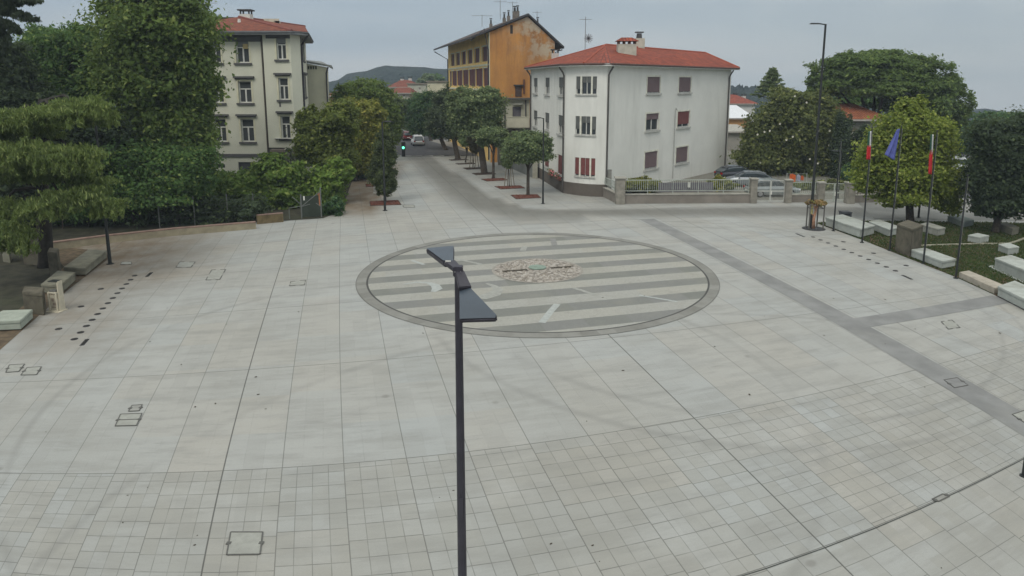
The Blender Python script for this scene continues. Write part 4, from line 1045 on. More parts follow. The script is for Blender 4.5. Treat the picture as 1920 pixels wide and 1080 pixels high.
# --- tall ochre house ----------------------------------------------------
def ochre_house():
    g = NG('stained_ochre_render'); co = g.coord(); x = g.xyz(co)
    n1 = g.noise(co, .25, 5, .65); n2 = g.noise(g.comb(g.math('MULTIPLY', x[0], 1.2), x[1], g.math('MULTIPLY', x[2], .18)), .7, 5, .7)
    zf = g.ss(x[2], 7.5, 16)
    c = g.mix(g.ss(n1, .35, .7), (.53, .265, .08), (.42, .195, .06))
    c = g.mix(g.math('MULTIPLY', g.ss(n2, .34, .66), g.math('ADD', .16, g.math('MULTIPLY', zf, .78))), c, (.22, .115, .055))
    pa = g.math('MULTIPLY', g.ss(g.noise(co, .5, 6, .75), .44, .56), g.ss(g.math('ADD', g.math('MULTIPLY', x[0], .12), g.math('MULTIPLY', x[2], .08)), 1.25, 2.1))
    c = g.mix(pa, c, (.45, .40, .30)); g.bump(n1, .4, .05)
    GAB = g.done(c, .95)
    FAC = plain('yellow_ochre_render', (.80, .55, .2), .9, .08, .6, dirt=(.62, .42, .17)); SH = plain('maroon_shutter', (.105, .04, .042), .75, .1, 3); TRM = plain('cream_stone_trim', (.6, .58, .43))
    sd = Vector((-math.sin(TH), math.cos(TH), 0)); gd = Vector((sd.y, -sd.x, 0))
    Yc = 84.0; Cn = D(919, 200, Yc); Cn.z = 0
    L = 32.0; root = thing('ochre_house', 'tall stained ochre house with a blank gable wall and maroon shutters', 'house', Cn)
    Fz = Cn + sd * L
    # gable wall runs to pixel 1036
    W_ = 8.0
    for k in range(60):
        e = Cn + gd * W_
        if 960 + e.x / depth((e.x, e.y, 12)) * F < 1036: W_ += .06
    E_ = Cn + gd * W_
    wf, wg = Wall(Fz, Cn), Wall(Cn, E_); ZE = zat(60, Yc); ap = zat(31, Yc + 1)
    ax = W_ * .575
    mb = MB(); rows = [(zat(162, Yc + 4), zat(128, Yc + 4)), (zat(116, Yc + 4), zat(88, Yc + 4)), (2.0, 5.2)]
    hs = []; kinds = []
    for r_, (zb, zt) in enumerate(rows):
        for k in range(6):
            s_ = L - 2.9 - k * 4.9; hw_ = (1.2, 1.6, 1.1)[r_]; hs.append((s_ - hw_, zb, s_ + hw_, min(zt, ZE - .5))); kinds.append(r_)
    wf.face(mb, 0, ZE, hs, .25); mb.build('street_wall', FAC, root, world=True, fix=False)
    for h, k in zip(hs, kinds):
        f = window(wf, h, root, TRM, GL, 2, 0, .97, SH, surround=TRM, fw=.1, rev=.25)
        if k == 0:
            
            for q0, q1 in ((h[0] - 1.1, h[0] - .16), (h[2] + .16, h[2] + 1.1)): mb = MB(); wf.bx(mb, q0, h[1], q1, h[3], .04, .10); mb.build('shutter', SH, f, world=True)
    mb = MB(); z = rows[1][0] - .25
    for z in (rows[1][0] - .3, rows[0][0] - .3): wf.bx(mb, 0, z - .22, L, z, 0, .12)
    wf.bx(mb, L - .75, 0, L, ZE, 0, .06); mb.build('string_course', TRM, root, world=True)
    mb = MB(); mb.poly([wg.at(0, 0), wg.at(W_, 0), wg.at(W_, ZE - 1.0), wg.at(ax, ap), wg.at(0, ZE)])
    mb.poly([wf.at(0, 0, -W_), wf.at(0, 0), wf.at(0, ZE), wf.at(0, ZE, -W_)]); Wall(E_, E_ + sd * L).face(mb, 0, ZE - 1)
    mb.build('gable_wall', GAB, root, world=True, fix=False)
    TILE_D = plain('dark_weathered_tiles', (.07, .055, .05), .95, .3, 3)
    ov = 1.5; sl = (ap - ZE) / ax
    fr = gd * -1
    def rp(t, back, dz=.12): 
        z = ZE + (t * sl if t < ax else ax * sl - (t - ax) * (ap - ZE + 1.0) / (W_ - ax)); return Cn + gd * t + sd * back + Vector((0, 0, z + dz))
    RT = plain('dark_soffit', (.055, .055, .06), .9)
    for t0, t1 in ((-2.3, ax), (ax, W_ + 1.1)):
        mb = MB(); mb.slab([rp(t0, -.35), rp(t1, -.35), rp(t1, L + .4), rp(t0, L + .4)], (0, 0, .22)); mb.cm = 0; mb.build('roof', RT, root, world=True)
        mb = MB(); mb.poly([rp(t0, -.35, .36), rp(t1, -.35, .36), rp(t1, L + .4, .36), rp(t0, L + .4, .36)], uv=True); mb.build('roof_tiles', TILE_D, root, world=True, fix=False)
    pipe(root, [rp(-2.2, .2, -.1), rp(-.6, .3, -1.6 + 2.2), wf.at(L - .25, ZE - 2, .15), wf.at(L - .25, .3, .15)], .09)
    pipe(root, [rp(-2.2, L, -.1), wf.at(.4, ZE - 2.2, .15), wf.at(.4, .3, .15)], .09)
    pipe(root, [rp(W_ + 1, .2, -.1), E_ + gd * .15 + Vector((0, 0, ZE - 2.2)), E_ + gd * .15 + Vector((0, 0, .3))], .08)
    a, zz = wg.hit(959, 55); mb = MB(); wg.bx(mb, a - .16, zz - .5, a + .16, zz + .5, -.0, .02); mb.build('gable_slit', plain('dark_opening', (.03, .025, .02)), root, world=True)
    h = wg.rect(966, 161, 978, 181); mb = MB(); wg.bx(mb, h[0], h[1], h[2], h[3], 0, .06); d_ = mb.build('door', plain('dark_gable_door', (.075, .05, .045)), root, world=True)
    mb = MB(); wg.bx(mb, h[0] - .2, h[3], h[2] + .2, h[3] + .15, 0, .3); mb.build('hood', RT, d_, world=True)
    h = wg.rect(981, 149, 983.5, 176); mb = MB(); wg.bx(mb, h[0], h[1], h[2], h[3], 0, .2); mb.build('flue', plain('rust_flue', (.11, .05, .035)), root, world=True)
    cm = plain('sooty_chimney', (.17, .15, .13), .95, .3, 3)
    for px_, y0, y1, w in ((965, 27, 22, .55), (970.5, 27, 21, .45), (953.5, 33, 30, .4), (945.5, 37, 34, .42), (920.5, 48, 45, .4), (1008, 46, 43, .4)):
        c = D(px_, y0, Yc + 3.6); chimney(root, c, w, w, c.z - 1.6, D(px_, y1, Yc + 3.6).z, cm, 'pot' if w < .6 else None)
    antenna(root, D(938, 36, Yc + 1.5), 2.2, 6, .75); antenna(root, D(961, 24, Yc + 3), 1.3, 5, .6); antenna(root, D(904, 50, Yc + 2), 1.4, 6, 1.2); antenna(root, D(1007, 44, Yc + 2), 1.4, 4, .5)
ochre_house()

def annex():
    WL = plain('pale_annex_render', (.42, .41, .33), .9, .06, .8, dirt=(.3, .3, .25)); Yb = 80.0
    P0, P1 = D(941, 220, Yb), D(993, 220, Yb); w = Wall(P0, P1)
    root = thing('annex_building', 'low flat roofed annex with a box balcony between the ochre and white houses', 'annex', w.at(w.L / 2, 0))
    zt = zat(187, Yb); zf = zat(238, Yb); mb = MB(); h = w.rect(961, 200, 977, 219)
    w.face(mb, zf - .2, zt, [h], .3); mb.poly([w.at(0, zf - .2), w.at(0, zt), w.at(0, zt, -3.4), w.at(0, zf - .2, -3.4)]); mb.poly([w.at(w.L, zf - .2), w.at(w.L, zt), w.at(w.L, zt, -3.4), w.at(w.L, zf - .2, -3.4)])
    mb.build('wall', WL, root, world=True, fix=False)
    window(w, h, root, plain('grey_frame', (.24, .24, .26)), GL, 2, 0, .9, plain('mauve_shutter', (.13, .12, .14)), fw=.1, rev=.3)
    mb = MB(); w.bx(mb, -.6, zt, w.L + .3, zt + .16, -3.3, .5); mb.build('flat_roof', plain('dark_flat_roof', (.07, .068, .06)), root, world=True)
    mb = MB(); w.bx(mb, .6, zf, w.L - .05, zf + .12, 0, 1.2); w.bx(mb, .55, zat(219, Yb), w.L, zat(219, Yb) + .08, 1.04, 1.26); w.bx(mb, .6, zf + .12, w.L - .05, zat(219, Yb), 1.08, 1.2); w.bx(mb, .6, zf + .12, .72, zat(219, Yb), 0, 1.08); w.bx(mb, w.L - .17, zf + .12, w.L - .05, zat(219, Yb), 0, 1.08); mb.build('balcony', plain('balcony_parapet', (.52, .5, .40), .9, .06, 1), root, world=True)
    mb = MB(); w.bx(mb, 1.2, zat(219, Yb) + .01, 2.2, zat(217, Yb), 1.0, 1.25); mb.build('planter', plain('dark_planter', (.06, .06, .05)), root, world=True)
    mb = MB(); w.bx(mb, 1.25, zat(196, Yb), w.L - .8, zat(194, Yb), .0, .5); mb.build('awning_box', plain('awning', (.3, .3, .26)), root, world=True)
    pipe(root, [w.at(.35, zt, .12), w.at(.35, 0, .12)], .07); pipe(root, [w.at(w.L - .45, zt, .12), w.at(w.L - .45, zf, .12)], .06)
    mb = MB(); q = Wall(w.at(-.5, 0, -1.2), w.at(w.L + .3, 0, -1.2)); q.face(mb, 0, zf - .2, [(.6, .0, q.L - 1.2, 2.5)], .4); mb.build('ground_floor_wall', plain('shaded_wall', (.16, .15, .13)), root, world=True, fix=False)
    mb = MB(); q.bx(mb, .6, 0, q.L - 1.2, 2.5, -.4, -.34); mb.build('garage_door', plain('dark_garage', (.04, .04, .042)), root, world=True)
annex()
# boundary wall along the right pavement between annex and white house
a, b = G(1003, 334), G(925, 300); root = thing('boundary_wall', 'long grey boundary wall along the pavement left of the white house', 'wall', a)
mb = MB(); mb.beam(a + Vector((0, 0, .9)), b + Vector((0, 0, .9)), .3, 1.8); mb.build('wall', plain('grey_wall_render', (.2, .21, .2), .9, .12, 1, dirt=(.14, .14, .12)), root, world=True)
mb = MB(); mb.beam(a + Vector((0, 0, 1.84)), b + Vector((0, 0, 1.84)), .42, .09); mb.build('coping', plain('pale_coping', (.3, .31, .29)), root, world=True)
mb = MB(); mb.box(a + Vector((0, 0, 1.0)), (.5, .5, 2.0)); mb.box(a + Vector((0, 0, 2.04)), (.62, .62, .08)); mb.build('gate_pier', plain('pier_render', (.33, .32, .26)), root, world=True)

# --- houses far down the street and to the right --------------------------
def far_house(label, px0, px1, yb, yt, Y, wallc, roofmat, ridge=None, dpt=9.0, wins=(), hip=.25, flat=False, cat='house', chim=()):
    P0, P1 = D(px0, yb, Y), D(px1, yb, Y); w = Wall(P0, P1); z0, z1 = zat(yb, Y), zat(yt, Y)
    root = thing('far_house' if not flat else 'far_block', label, cat, w.at(w.L / 2, min(z0, 0)))
    WM = plain('far_render_%02d' % (int(wallc[0] * 100)) + str(int(wallc[2] * 100)), wallc, .9, .08, .5, dirt=tuple(c * .7 for c in wallc)); mb = MB()
    hs = [w.rect(*q) for q in wins]; b0 = min(z0, -4)
    w.face(mb, b0, z1, hs, .25); Wall(w.at(w.L, 0), w.at(w.L, 0, -dpt)).face(mb, b0, z1); Wall(w.at(0, 0, -dpt), w.at(0, 0)).face(mb, b0, z1); Wall(w.at(w.L, 0, -dpt), w.at(0, 0, -dpt)).face(mb, b0, z1)
    mb.build('wall', WM, root, world=True, fix=False)
    for h in hs: window(w, h, root, WHITEP, GL, 2, 0, .4, plain('brown_far_shutter', (.16, .12, .1)), fw=.1)
    o = .6
    if flat:
        mb = MB(); w.bx(mb, -.3, z1, w.L + .3, z1 + .25, -dpt - .3, .3); mb.build('flat_roof', roofmat, root, world=True)
    else:
        zr = zat(ridge, Y + dpt / 2); a, b, c, d = w.at(-o, z1, o), w.at(w.L + o, z1, o), w.at(w.L + o, z1, -dpt - o), w.at(-o, z1, -dpt - o)
        r0, r1 = w.at(w.L * hip, zr, -dpt / 2), w.at(w.L * (1 - hip), zr, -dpt / 2)
        roof(root, [[a, b, r1, r0], [b, c, r1], [c, d, r0, r1], [d, a, r0]], roofmat)
        mb = MB(); w.bx(mb, -o, z1 - .2, w.L + o, z1 - .01, -dpt - o, o); mb.build('eaves', plain('far_eaves', (.35, .33, .3)), root, world=True)
        for cx, y0, y1 in chim: c_ = D(cx, y0, Y + dpt / 2); chimney(root, c_, .8, .8, c_.z - 1.5, D(cx, y1, Y + dpt / 2).z, plain('pale_chimney', (.5, .48, .45)), 'slab')
    return root
far_house('distant cream house with a wide red roof and white chimneys at the street end', 731, 778, 186, 163, 178, (.5, .46, .36), TILE_B, 150, 12, [(742, 167, 746, 174), (752, 167, 756, 174)], .3, chim=((754, 152, 148), (769, 152, 147)))
far_house('distant low house with a dull pink roof before the cream one', 736, 768, 192, 174, 150, (.45, .42, .34), TILE_B, 164, 8, [(745, 178, 748, 184), (756, 178, 759, 184)], .1)
far_house('distant grey cream block with small dark openings behind the street trees', 765, 800, 196, 158, 165, (.42, .42, .35), plain('brown_flat_roof', (.2, .17, .13)), None, 10, [(785, 164, 789, 170), (774, 166, 776, 172)], flat=True, cat='block')
far_house('distant plain cream block touching the ochre house edge', 802, 846, 196, 154, 150, (.54, .5, .36), plain('brown_flat_roof', (.2, .17, .13)), None, 12, [], flat=True, cat='block')
far_house('distant house with an orange roof peeping beside the rear wing', 616, 645, 196, 179, 120, (.5, .35, .18), TILE_C, 171, 8, [], .2)
far_house('house with a bright red hipped roof right of the white house', 1340, 1414, 222, 194, 150, (.6, .6, .58), TILE_A, 177, 14, [], .25, chim=((1378, 182, 178), (1394, 184, 180)))
far_house('white industrial shed roof below the red hipped roof', 1352, 1408, 236, 221, 118, (.5, .27, .1), plain('white_metal_roof', (.62, .64, .66), .4, .04, 1), 197, 16, [], .02, cat='shed')
far_house('grey shed with a beige roof beside the white house wall', 1360, 1398, 276, 246, 100, (.3, .29, .26), plain('beige_roof', (.32, .31, .27)), 233, 8, [], .05, cat='shed')
far_house('old house with an orange tiled roof behind the stone pine', 1566, 1650, 330, 223, 74, (.2, .2, .17), TILE_C, 194, 10, [(1598, 240, 1606, 258), (1588, 282, 1597, 305)], .22)

# ------------------------------------------------------------------ fence of the white house
def fences():
    WB = plain('mauve_grey_wall', (.21, .19, .165), .9, .15, 1.2, bump=.2, dirt=(.13, .115, .1), dscale=.6); PIL = plain('stone_pillar_blocks', (.25, .235, .20), .9, .2, 2, bump=.3, dirt=(.15, .14, .12)); CAP = plain('pillar_cap', (.32, .31, .27), .9, .15, 2)
    def pillar(root, p, h, w, rz=0):
        mb = MB(); n = 5
        for k in range(n): mb.box(Vector((p.x, p.y, h * (k + .5) / n)), (w * (1 - .012 * (k % 2)), w * (1 - .012 * (k % 2)), h / n - .015), rz)
        mb.box(Vector((p.x, p.y, h / 2)), (w * .94, w * .94, h), rz); o = mb.build('pillar', PIL, root, world=True)
        mb = MB(); mb.box(Vector((p.x, p.y, h + .06)), (w * 1.25, w * 1.25, .12), rz); mb.build('pillar_cap', CAP, o, world=True, bevel=.02)
    def wallrun(root, a, b, h0, thick=.3):
        mb = MB(); mb.beam(a + Vector((0, 0, h0 / 2)), b + Vector((0, 0, h0 / 2)), thick, h0); mb.build('base_wall', WB, root, world=True)
        mb = MB(); mb.beam(a + Vector((0, 0, h0 + .04)), b + Vector((0, 0, h0 + .04)), thick + .1, .08); mb.build('coping', CAP, root, world=True, bevel=.01)
    def railing(root, a, b, z0, z1, step=.17, mat=GREYR, name='railing', curve=True):
        d = b - a; L = d.length; d.normalize(); mb = MB(); n = int(L / step)
        for z in (z0 + .1, z1): mb.beam(a + Vector((0, 0, z)), b + Vector((0, 0, z)), .05, .06)
        s = Vector((d.y, -d.x, 0))
        for k in range(n + 1):
            p = a + d * (L * k / n); 
            if curve: mb.tube([p + Vector((0, 0, z0 + .1)), p + s * .10 + Vector((0, 0, z0 + .25)), p + s * .02 + Vector((0, 0, z0 + .5)), p + Vector((0, 0, z1))], .017, 5)
            else: mb.tube([p + Vector((0, 0, z0)), p + Vector((0, 0, z1))], .015, 5)
        for k in range(0, n + 1, 12): p = a + d * (L * k / n); mb.beam(p + Vector((0, 0, 0 + z0 - .25)), p + Vector((0, 0, z1)), .05, .05)
        mb.build(name, mat, root, world=True)
    Yf = gy(381); h0 = zat(365, Yf); h1 = zat(337.5, Yf)
    A, B = G(1166, 381.5), G(1406, 380.0)
    root = thing('garden_fence', 'long low wall with grey white railing in front of the white house', 'fence', A)
    wallrun(root, A, B, h0); railing(root, A, B, h0 + .22, h1)
    pillar(root, G(1162, 382), zat(334, Yf), .72); pillar(root, G(1411, 380.5), zat(337, Yf), .5)
    q = G(1134, 369); r_ = G(1158, 381); wallrun(root, q, r_, .75); railing(root, q, r_, 1.0, 1.65, .2)
    mb = MB(); mb.box(q + Vector((.1, .2, 1.15)), (.9, .3, 2.3)); mb.build('end_panel', plain('grey_end_panel', (.22, .22, .2), .9), root, world=True)
    # solid dull screen behind the middle of the railing
    mb = MB(); a, b = G(1234, 380), G(1336, 379); off = Vector((0, .12, 0)); mb.beam(a + off + Vector((0, 0, (h0 + zat(345, Yf)) / 2 + .1)), b + off + Vector((0, 0, (h0 + zat(345, Yf)) / 2 + .1)), .04, zat(345, Yf) - h0 - .1); mb.build('screen', plain('violet_grey_screen', (.14, .13, .15), .8), root, world=True)
    mb = MB(); m_ = G(1290, 379.5); mb.box(m_ + Vector((0, -.08, h0 + .75)), (.22, .12, .4)); mb.build('letter_box', WHITEP, root, world=True)
    def gate(x0, x1, yb, ztop, label, n=22, thin=False):
        a, b = G(x0, yb), G(x1, yb); g_ = thing('metal_gate', label, 'gate', (a + b) / 2); m_ = (a + b) / 2
        for p, q in ((a, m_ - (b - a).normalized() * .03), (m_ + (b - a).normalized() * .03, b)):
            mb = MB(); up = lambda v, z: v + Vector((0, 0, z)); d = (q - p)
            for z in (.12, ztop * .52, ztop): mb.beam(up(p, z), up(q, z), .05, .09 if z < ztop else .05)
            for t in (0, 1): mb.beam(up(p + d * t, .05), up(p + d * t, ztop), .06, .06)
            for k in range(1, n // 2):
                v = p + d * (k / (n / 2)); mb.tube([up(v, .12), up(v, ztop)], .010, 5)
            mb.build('gate_leaf', plain('dull_white_gate_paint', (.44, .45, .42), .6) if not thin else GREYR, g_, world=True)
        mb = MB(); mb.box(m_ + Vector((.06, -.05, ztop * .45)), (.1, .06, .3)); mb.build('lock', WHITEP, g_, world=True)
    gate(1417.5, 1469, 379.5, zat(340, Yf), 'white double gate with close bars beside the wall of the white house')
    root = thing('garden_fence', 'fence of thin bars on a low wall between the two gates', 'fence', G(1500, 379))
    a, b = G(1481, 379), G(1534, 378.5); wallrun(root, a, b, zat(366, gy(379))); railing(root, a, b, zat(365, gy(379)), zat(342, gy(379)), .16, GREYR, 'railing', False)
    pillar(root, G(1476, 380), zat(339, gy(380)), .5); pillar(root, G(1537, 379.5), zat(343, gy(379)), .5)
    gate(1543, 1582, 379.5, zat(344, gy(379)), 'thin grey gate behind the first flagpole', 16, True)
    root = thing('garden_wall', 'brownish garden wall with square pillars behind the flagpoles', 'wall', G(1640, 380))
    pillar(root, G(1592, 381), zat(344, gy(381)), .62); a, b = G(1598, 380), G(1675, 377); wallrun(root, a, b, zat(366, gy(379)))
    railing(root, a, b, zat(364, gy(379)), zat(346, gy(379)), .22, plain('brown_railing', (.16, .13, .11)), 'railing', False); pillar(root, G(1680, 377), zat(347, gy(377)), .55)
    # left garden: low pale wall, wire fence with posts, small gate
    LW = plain('tan_garden_wall', (.30, .265, .185), .9, .2, 1.2, bump=.3, dirt=(.17, .15, .1), dscale=.7)
    pts = [G(x, y) for x, y in ((88, 470), (200, 455), (330, 441), (480, 428.5))]; root = thing('low_wall', 'low pale tan wall along the shady left garden', 'wall', pts[2])
    mb = MB()
    for a, b in zip(pts, pts[1:]): mb.beam(a + Vector((0, 0, .21)), b + Vector((0, 0, .21)), .3, .42)
    mb.build('wall', LW, root, world=True)
    mb = MB()
    for a, b in zip(pts, pts[1:]): mb.beam(a + Vector((0, .02, .45)), b + Vector((0, .02, .45)), .36, .06)
    mb.build('coping', plain('reddish_coping', (.22, .15, .12), .9, .2, 2), root, world=True)
    a, b = G(482, 420), G(531, 415.5); root = thing('low_wall', 'short rusty brown wall panel between the tan wall and the wire gate', 'wall', a)
    mb = MB(); mb.beam(a + Vector((0, 0, .3)), b + Vector((0, 0, .3)), .25, .6); mb.build('wall', plain('brown_lichen_wall', (.15, .115, .06), .9, .3, 2, bump=.4, dirt=(.22, .17, .07), dscale=1.5), root, world=True)
    mb = MB(); mb.beam(a + Vector((0, 0, .62)), b + Vector((0, 0, .62)), .3, .05); mb.build('coping', plain('reddish_coping', (.22, .15, .12)), root, world=True)
    PO = plain('galvanised_post', (.13, .14, .13), .6, .1, 4)
    root = thing('wire_fence', 'wire fence with thin grey posts standing behind the tan wall', 'fence', G(400, 420))
    ps = [G(x, y) for x, y in ((300, 428), (366, 423), (428, 418), (477, 415))]; mb = MB()
    for p, q in zip(ps, ps[1:]):
        for k in range(6): mb.tube([p + Vector((0, 0, .6 + k * .26)), q + Vector((0, 0, .6 + k * .26))], .004, 4)
    mb.build('wire_mesh', PO, root, world=True)
    for p in ps: mb = MB(); mb.tube([p, p + Vector((0, 0, 2.0))], .035, 8); mb.build('post', PO, root, world=True)
    root = thing('wire_gate', 'braced grey tube gate with two tall posts beside the green bushes', 'gate', G(565, 411))
    a, b, c = G(543, 411), G(566, 409.5), G(603, 407); t = zat(365, gy(410))
    for p, h in ((b, t), (c, zat(352, gy(408)))): mb = MB(); mb.tube([p, p + Vector((0, 0, h))], .05, 8); mb.build('post', PO, root, world=True)
    mb = MB(); u = lambda p, z: p + Vector((0, 0, z)); mb.tube([u(a, .8), u(b, .9)], .025, 6); mb.tube([u(a, 0), u(a, .8)], .03, 6); mb.tube([u(b, .85), u(c, 1.9)], .03, 6); mb.tube([u(b, 1.0), u(a.lerp(b, .3), 1.6)], .03, 6); mb.tube([u(b, .85), u(b.lerp(c, .45), 1.0)], .025, 6); mb.tube([u(c, .75), u(b.lerp(c, .75), 1.05)], .03, 6)
    mb.build('brace', PO, root, world=True)
    mb = MB(); mb.box(u(b.lerp(c, .16), 1.45), (.1, .06, .3)); mb.build('sign_plate', WHITEP, root, world=True); mb = MB(); mb.box(u(c, 1.3) + Vector((-.12, 0, 0)), (.16, .1, .9)); mb.build('rust_panel', plain('rust_panel', (.3, .12, .06)), root, world=True)
    mb = MB(); mb.slab([u(b, .1), u(c, .1), u(c, 1.6), u(b, 1.6)], (0, .03, 0)); mb.build('mesh_panel', plain('dark_green_mesh', (.03, .04, .028)), root, world=True)
    # railing at the right edge
    a, b = G(1903, 417), G(1950, 419); root = thing('guard_rail', 'pale barred rail at the right edge beneath the dark tree', 'railing', a); railing(root, a, b, .1, 1.3, .28, plain('pale_rail', (.35, .33, .28)), 'railing', False)
fences()

# ------------------------------------------------------------------ cars, traffic light
def car(label, loc, rz, paint, L=4.1, Wd=1.72, Hh=1.46, group='parked cars', name='parked_car'):
    root = thing(name, label, 'car', loc, rz, group); hw = Wd / 2; gl = glass('car_glass', (.03, .04, .045)); blk = plain('black_plastic', (.02, .02, .02), .6); P = plain('paint_' + '_'.join('%02d' % int(c * 100) for c in paint), paint, .25, .02, 1, .2, .6)
    def loft(st, mat, nm, par=root, smooth=True):
        mb = MB(); V = []
        for x, w, z0, z1, rr in st:
            V += [(x, -w * .92, z0), (x, -w, z0 + (z1 - z0) * .3), (x, -w, z0 + (z1 - z0) * .72), (x, -w + rr, z1), (x, w - rr, z1), (x, w, z0 + (z1 - z0) * .72), (x, w, z0 + (z1 - z0) * .3), (x, w * .92, z0)]
        n = 8; f = []
        for i in range(len(st) - 1):
            for k in range(n): f.append([i * n + k, i * n + (k + 1) % n, (i + 1) * n + (k + 1) % n, (i + 1) * n + k])
        f += [list(range(n)), list(range((len(st) - 1) * n, len(st) * n))[::-1]]; mb.add(V, f); return mb.build(nm, mat, par, bevel=.03)
    h = L / 2
    loft([(-h, hw * .8, .38, .72, .05), (-h + .12, hw * .93, .26, .84, .07), (-h * .62, hw, .2, .92, .1), (0, hw, .19, .93, .1), (h * .4, hw, .19, .92, .1), (h * .62, hw * .98, .2, .86, .12), (h - .14, hw * .9, .26, .72, .14), (h, hw * .74, .36, .6, .1)], P, 'body')
    c = loft([(-h + .08, hw * .74, .86, .94, .1), (-h * .62, hw * .84, .88, Hh - .14, .16), (-h * .3, hw * .86, .9, Hh - .03, .2), (.15, hw * .86, .9, Hh - .03, .2), (h * .34, hw * .8, .88, Hh - .36, .2), (h * .56, hw * .76, .86, .92, .1)], gl, 'cabin_glass')
    loft([(-h * .7, hw * .66, Hh - .2, Hh - .16, .05), (-h * .45, hw * .70, Hh - .1, Hh - .02, .08), (-.0, hw * .72, Hh - .08, Hh, .08), (.42, hw * .68, Hh - .16, Hh - .08, .06)], P, 'roof', root)
    for s in (-1, 1):
        for a, b in (((h * .56, .9), (.38, Hh - .1)), ((-.05, .92), (-.1, Hh - .06)), ((-h * .9, .92), (-h * .62, Hh - .16))): mb = MB(); mb.beam((a[0], s * hw * .84, a[1]), (b[0], s * hw * .72, b[1]), .07, .05); mb.build('window_pillar', P, root)
    for sx in (-1, 1):
        for s in (-1, 1):
            mb = MB(); mb.tube([(sx * L * .31, s * (hw - .2), .31), (sx * L * .31, s * (hw + .01), .31)], .31, 18); w = mb.build('wheel', blk, root); mb = MB(); mb.tube([(sx * L * .31, s * (hw + .0), .31), (sx * L * .31, s * (hw + .025), .31)], .19, 12); mb.build('rim', plain('alloy', (.4, .4, .42), .4, .1, 4, .6), w)
    for s in (-1, 1):
        mb = MB(); mb.box((h - .07, s * hw * .66, .62), (.16, .34, .14)); mb.build('headlight', plain('headlight_glass', (.6, .62, .64), .15), root, bevel=.02); mb = MB(); mb.box((-h + .07, s * hw * .72, .74), (.14, .28, .2)); mb.build('tail_light', plain('tail_light_red', (.3, .01, .012), .25), root, bevel=.02)
        mb = MB(); mb.box((h * .42, s * (hw + .09), .96), (.12, .2, .12)); mb.build('mirror', P, root, bevel=.02)
    mb = MB(); mb.box((h + .0, 0, .4), (.05, .5, .11)); mb.build('number_plate', WHITEP, root); mb = MB(); mb.box((-h - .0, 0, .55), (.05, .5, .11)); mb.build('number_plate', WHITEP, root)
    return root
st = R(90) + TH
car('white car driving away down the street beyond the green signal', G(783, 272), st, (.62, .64, .64), 4.3, 1.8, 1.62, 'cars in the street', 'street_car')
car('dark red car further down the street beside the white car', G(764, 262), st, (.16, .03, .03), 4.2, 1.75, 1.5, 'cars in the street', 'street_car')
car('dark green grey car half hidden by trees at the far street end', G(753, 259), st, (.05, .06, .06), 4.2, 1.75, 1.5, 'cars in the street', 'street_car')
car('dark car parked nearest the wall corner of the white house', G(1381, 337), R(12), (.04, .045, .055), 4.2)
car('silver grey car parked between two others behind the bush', G(1402, 349), R(168), (.2, .22, .24), 4.3)
car('pale grey car parked just behind the white double gate', G(1446, 367), R(4), (.25, .28, .285), 4.4, 1.76, 1.5)
for i, (x, y, c, l) in enumerate(((1796, 318, (.5, .52, .54), 'pale car at the far end of the row beyond the pale green tree'), (1806, 334, (.55, .58, .6), 'white silver car in the middle of the row beyond the pale green tree'), (1817, 352, (.3, .33, .36), 'grey car nearest in the row beyond the pale green tree'))): car(l, G(x, y), R(60), c, 4.0)
def traffic_light():
    P = G(757, 293.5); z = zat(267, P.y); root = thing('traffic_light', 'traffic light on a short black post showing green at the street mouth', 'traffic light', P)
    mb = MB(); mb.tube([(0, 0, 0), (0, 0, z - .5)], .09, 10); mb.box((0, 0, .5), (.4, .34, 1.0)); mb.build('post', BLACKM, root)
    mb = MB(); mb.box((0, 0, z - .45), (.52, .3, 1.0)); mb.build('housing', BLACKM, root, bevel=.04)
    g = NG('green_signal'); g.b.inputs['Emission Color'].default_value = (.12, 1, .5, 1); g.b.inputs['Emission Strength'].default_value = 2.2; g.done((.05, .3, .15), .3)
    for k, m_ in ((0, plain('dark_red_lens', (.06, .01, .01), .3)), (1, g.m)):
        mb = MB(); zz = z - .22 - k * .46; mb.tube([(0, -.16, zz), (0, -.19, zz)], .16 if k else .14, 20); l = mb.build('lens', m_, root); mb = MB(); mb.tube([(.22 * math.cos(a * .5236), -.3, zz + .22 * math.sin(a * .5236)) for a in range(0, 7)], .025, 5, False); mb.build('visor', BLACKM, l)
traffic_light()
def clutter():
    P = D(1487, 334, 66); P.z = 0; root = thing('cloth_bundle', 'small orange and pale blue cloths hanging behind the thin fence', 'cloth', P); z = zat(334, 66)
    for x, m_, s in ((0, plain('orange_cloth', (.55, .12, .03)), (.55, .1, .75)), (.55, plain('pale_blue_cloth', (.35, .37, .45)), (.35, .1, .6)), (.9, plain('orange_cloth', (.55, .12, .03)), (.25, .1, .4))):
        mb = MB(); n = 6
        for k in range(n): mb.box((x + s[0] * (k / n - .5), .05 * math.sin(k * 1.7), z + .05 * math.sin(k)), (s[0] / n * 1.05, s[1], s[2] * (1 - .1 * (k % 2))))
        mb.build('cloth', m_, root)
    mb = MB(); mb.tube([(-.6, 0, 0), (-.6, 0, z + .5)], .03, 6); mb.tube([(1.3, 0, 0), (1.3, 0, z + .5)], .03, 6); mb.tube([(-.6, 0, z + .42), (1.3, 0, z + .42)], .012, 5); mb.build('drying_rail', GREYR, root)
clutter()

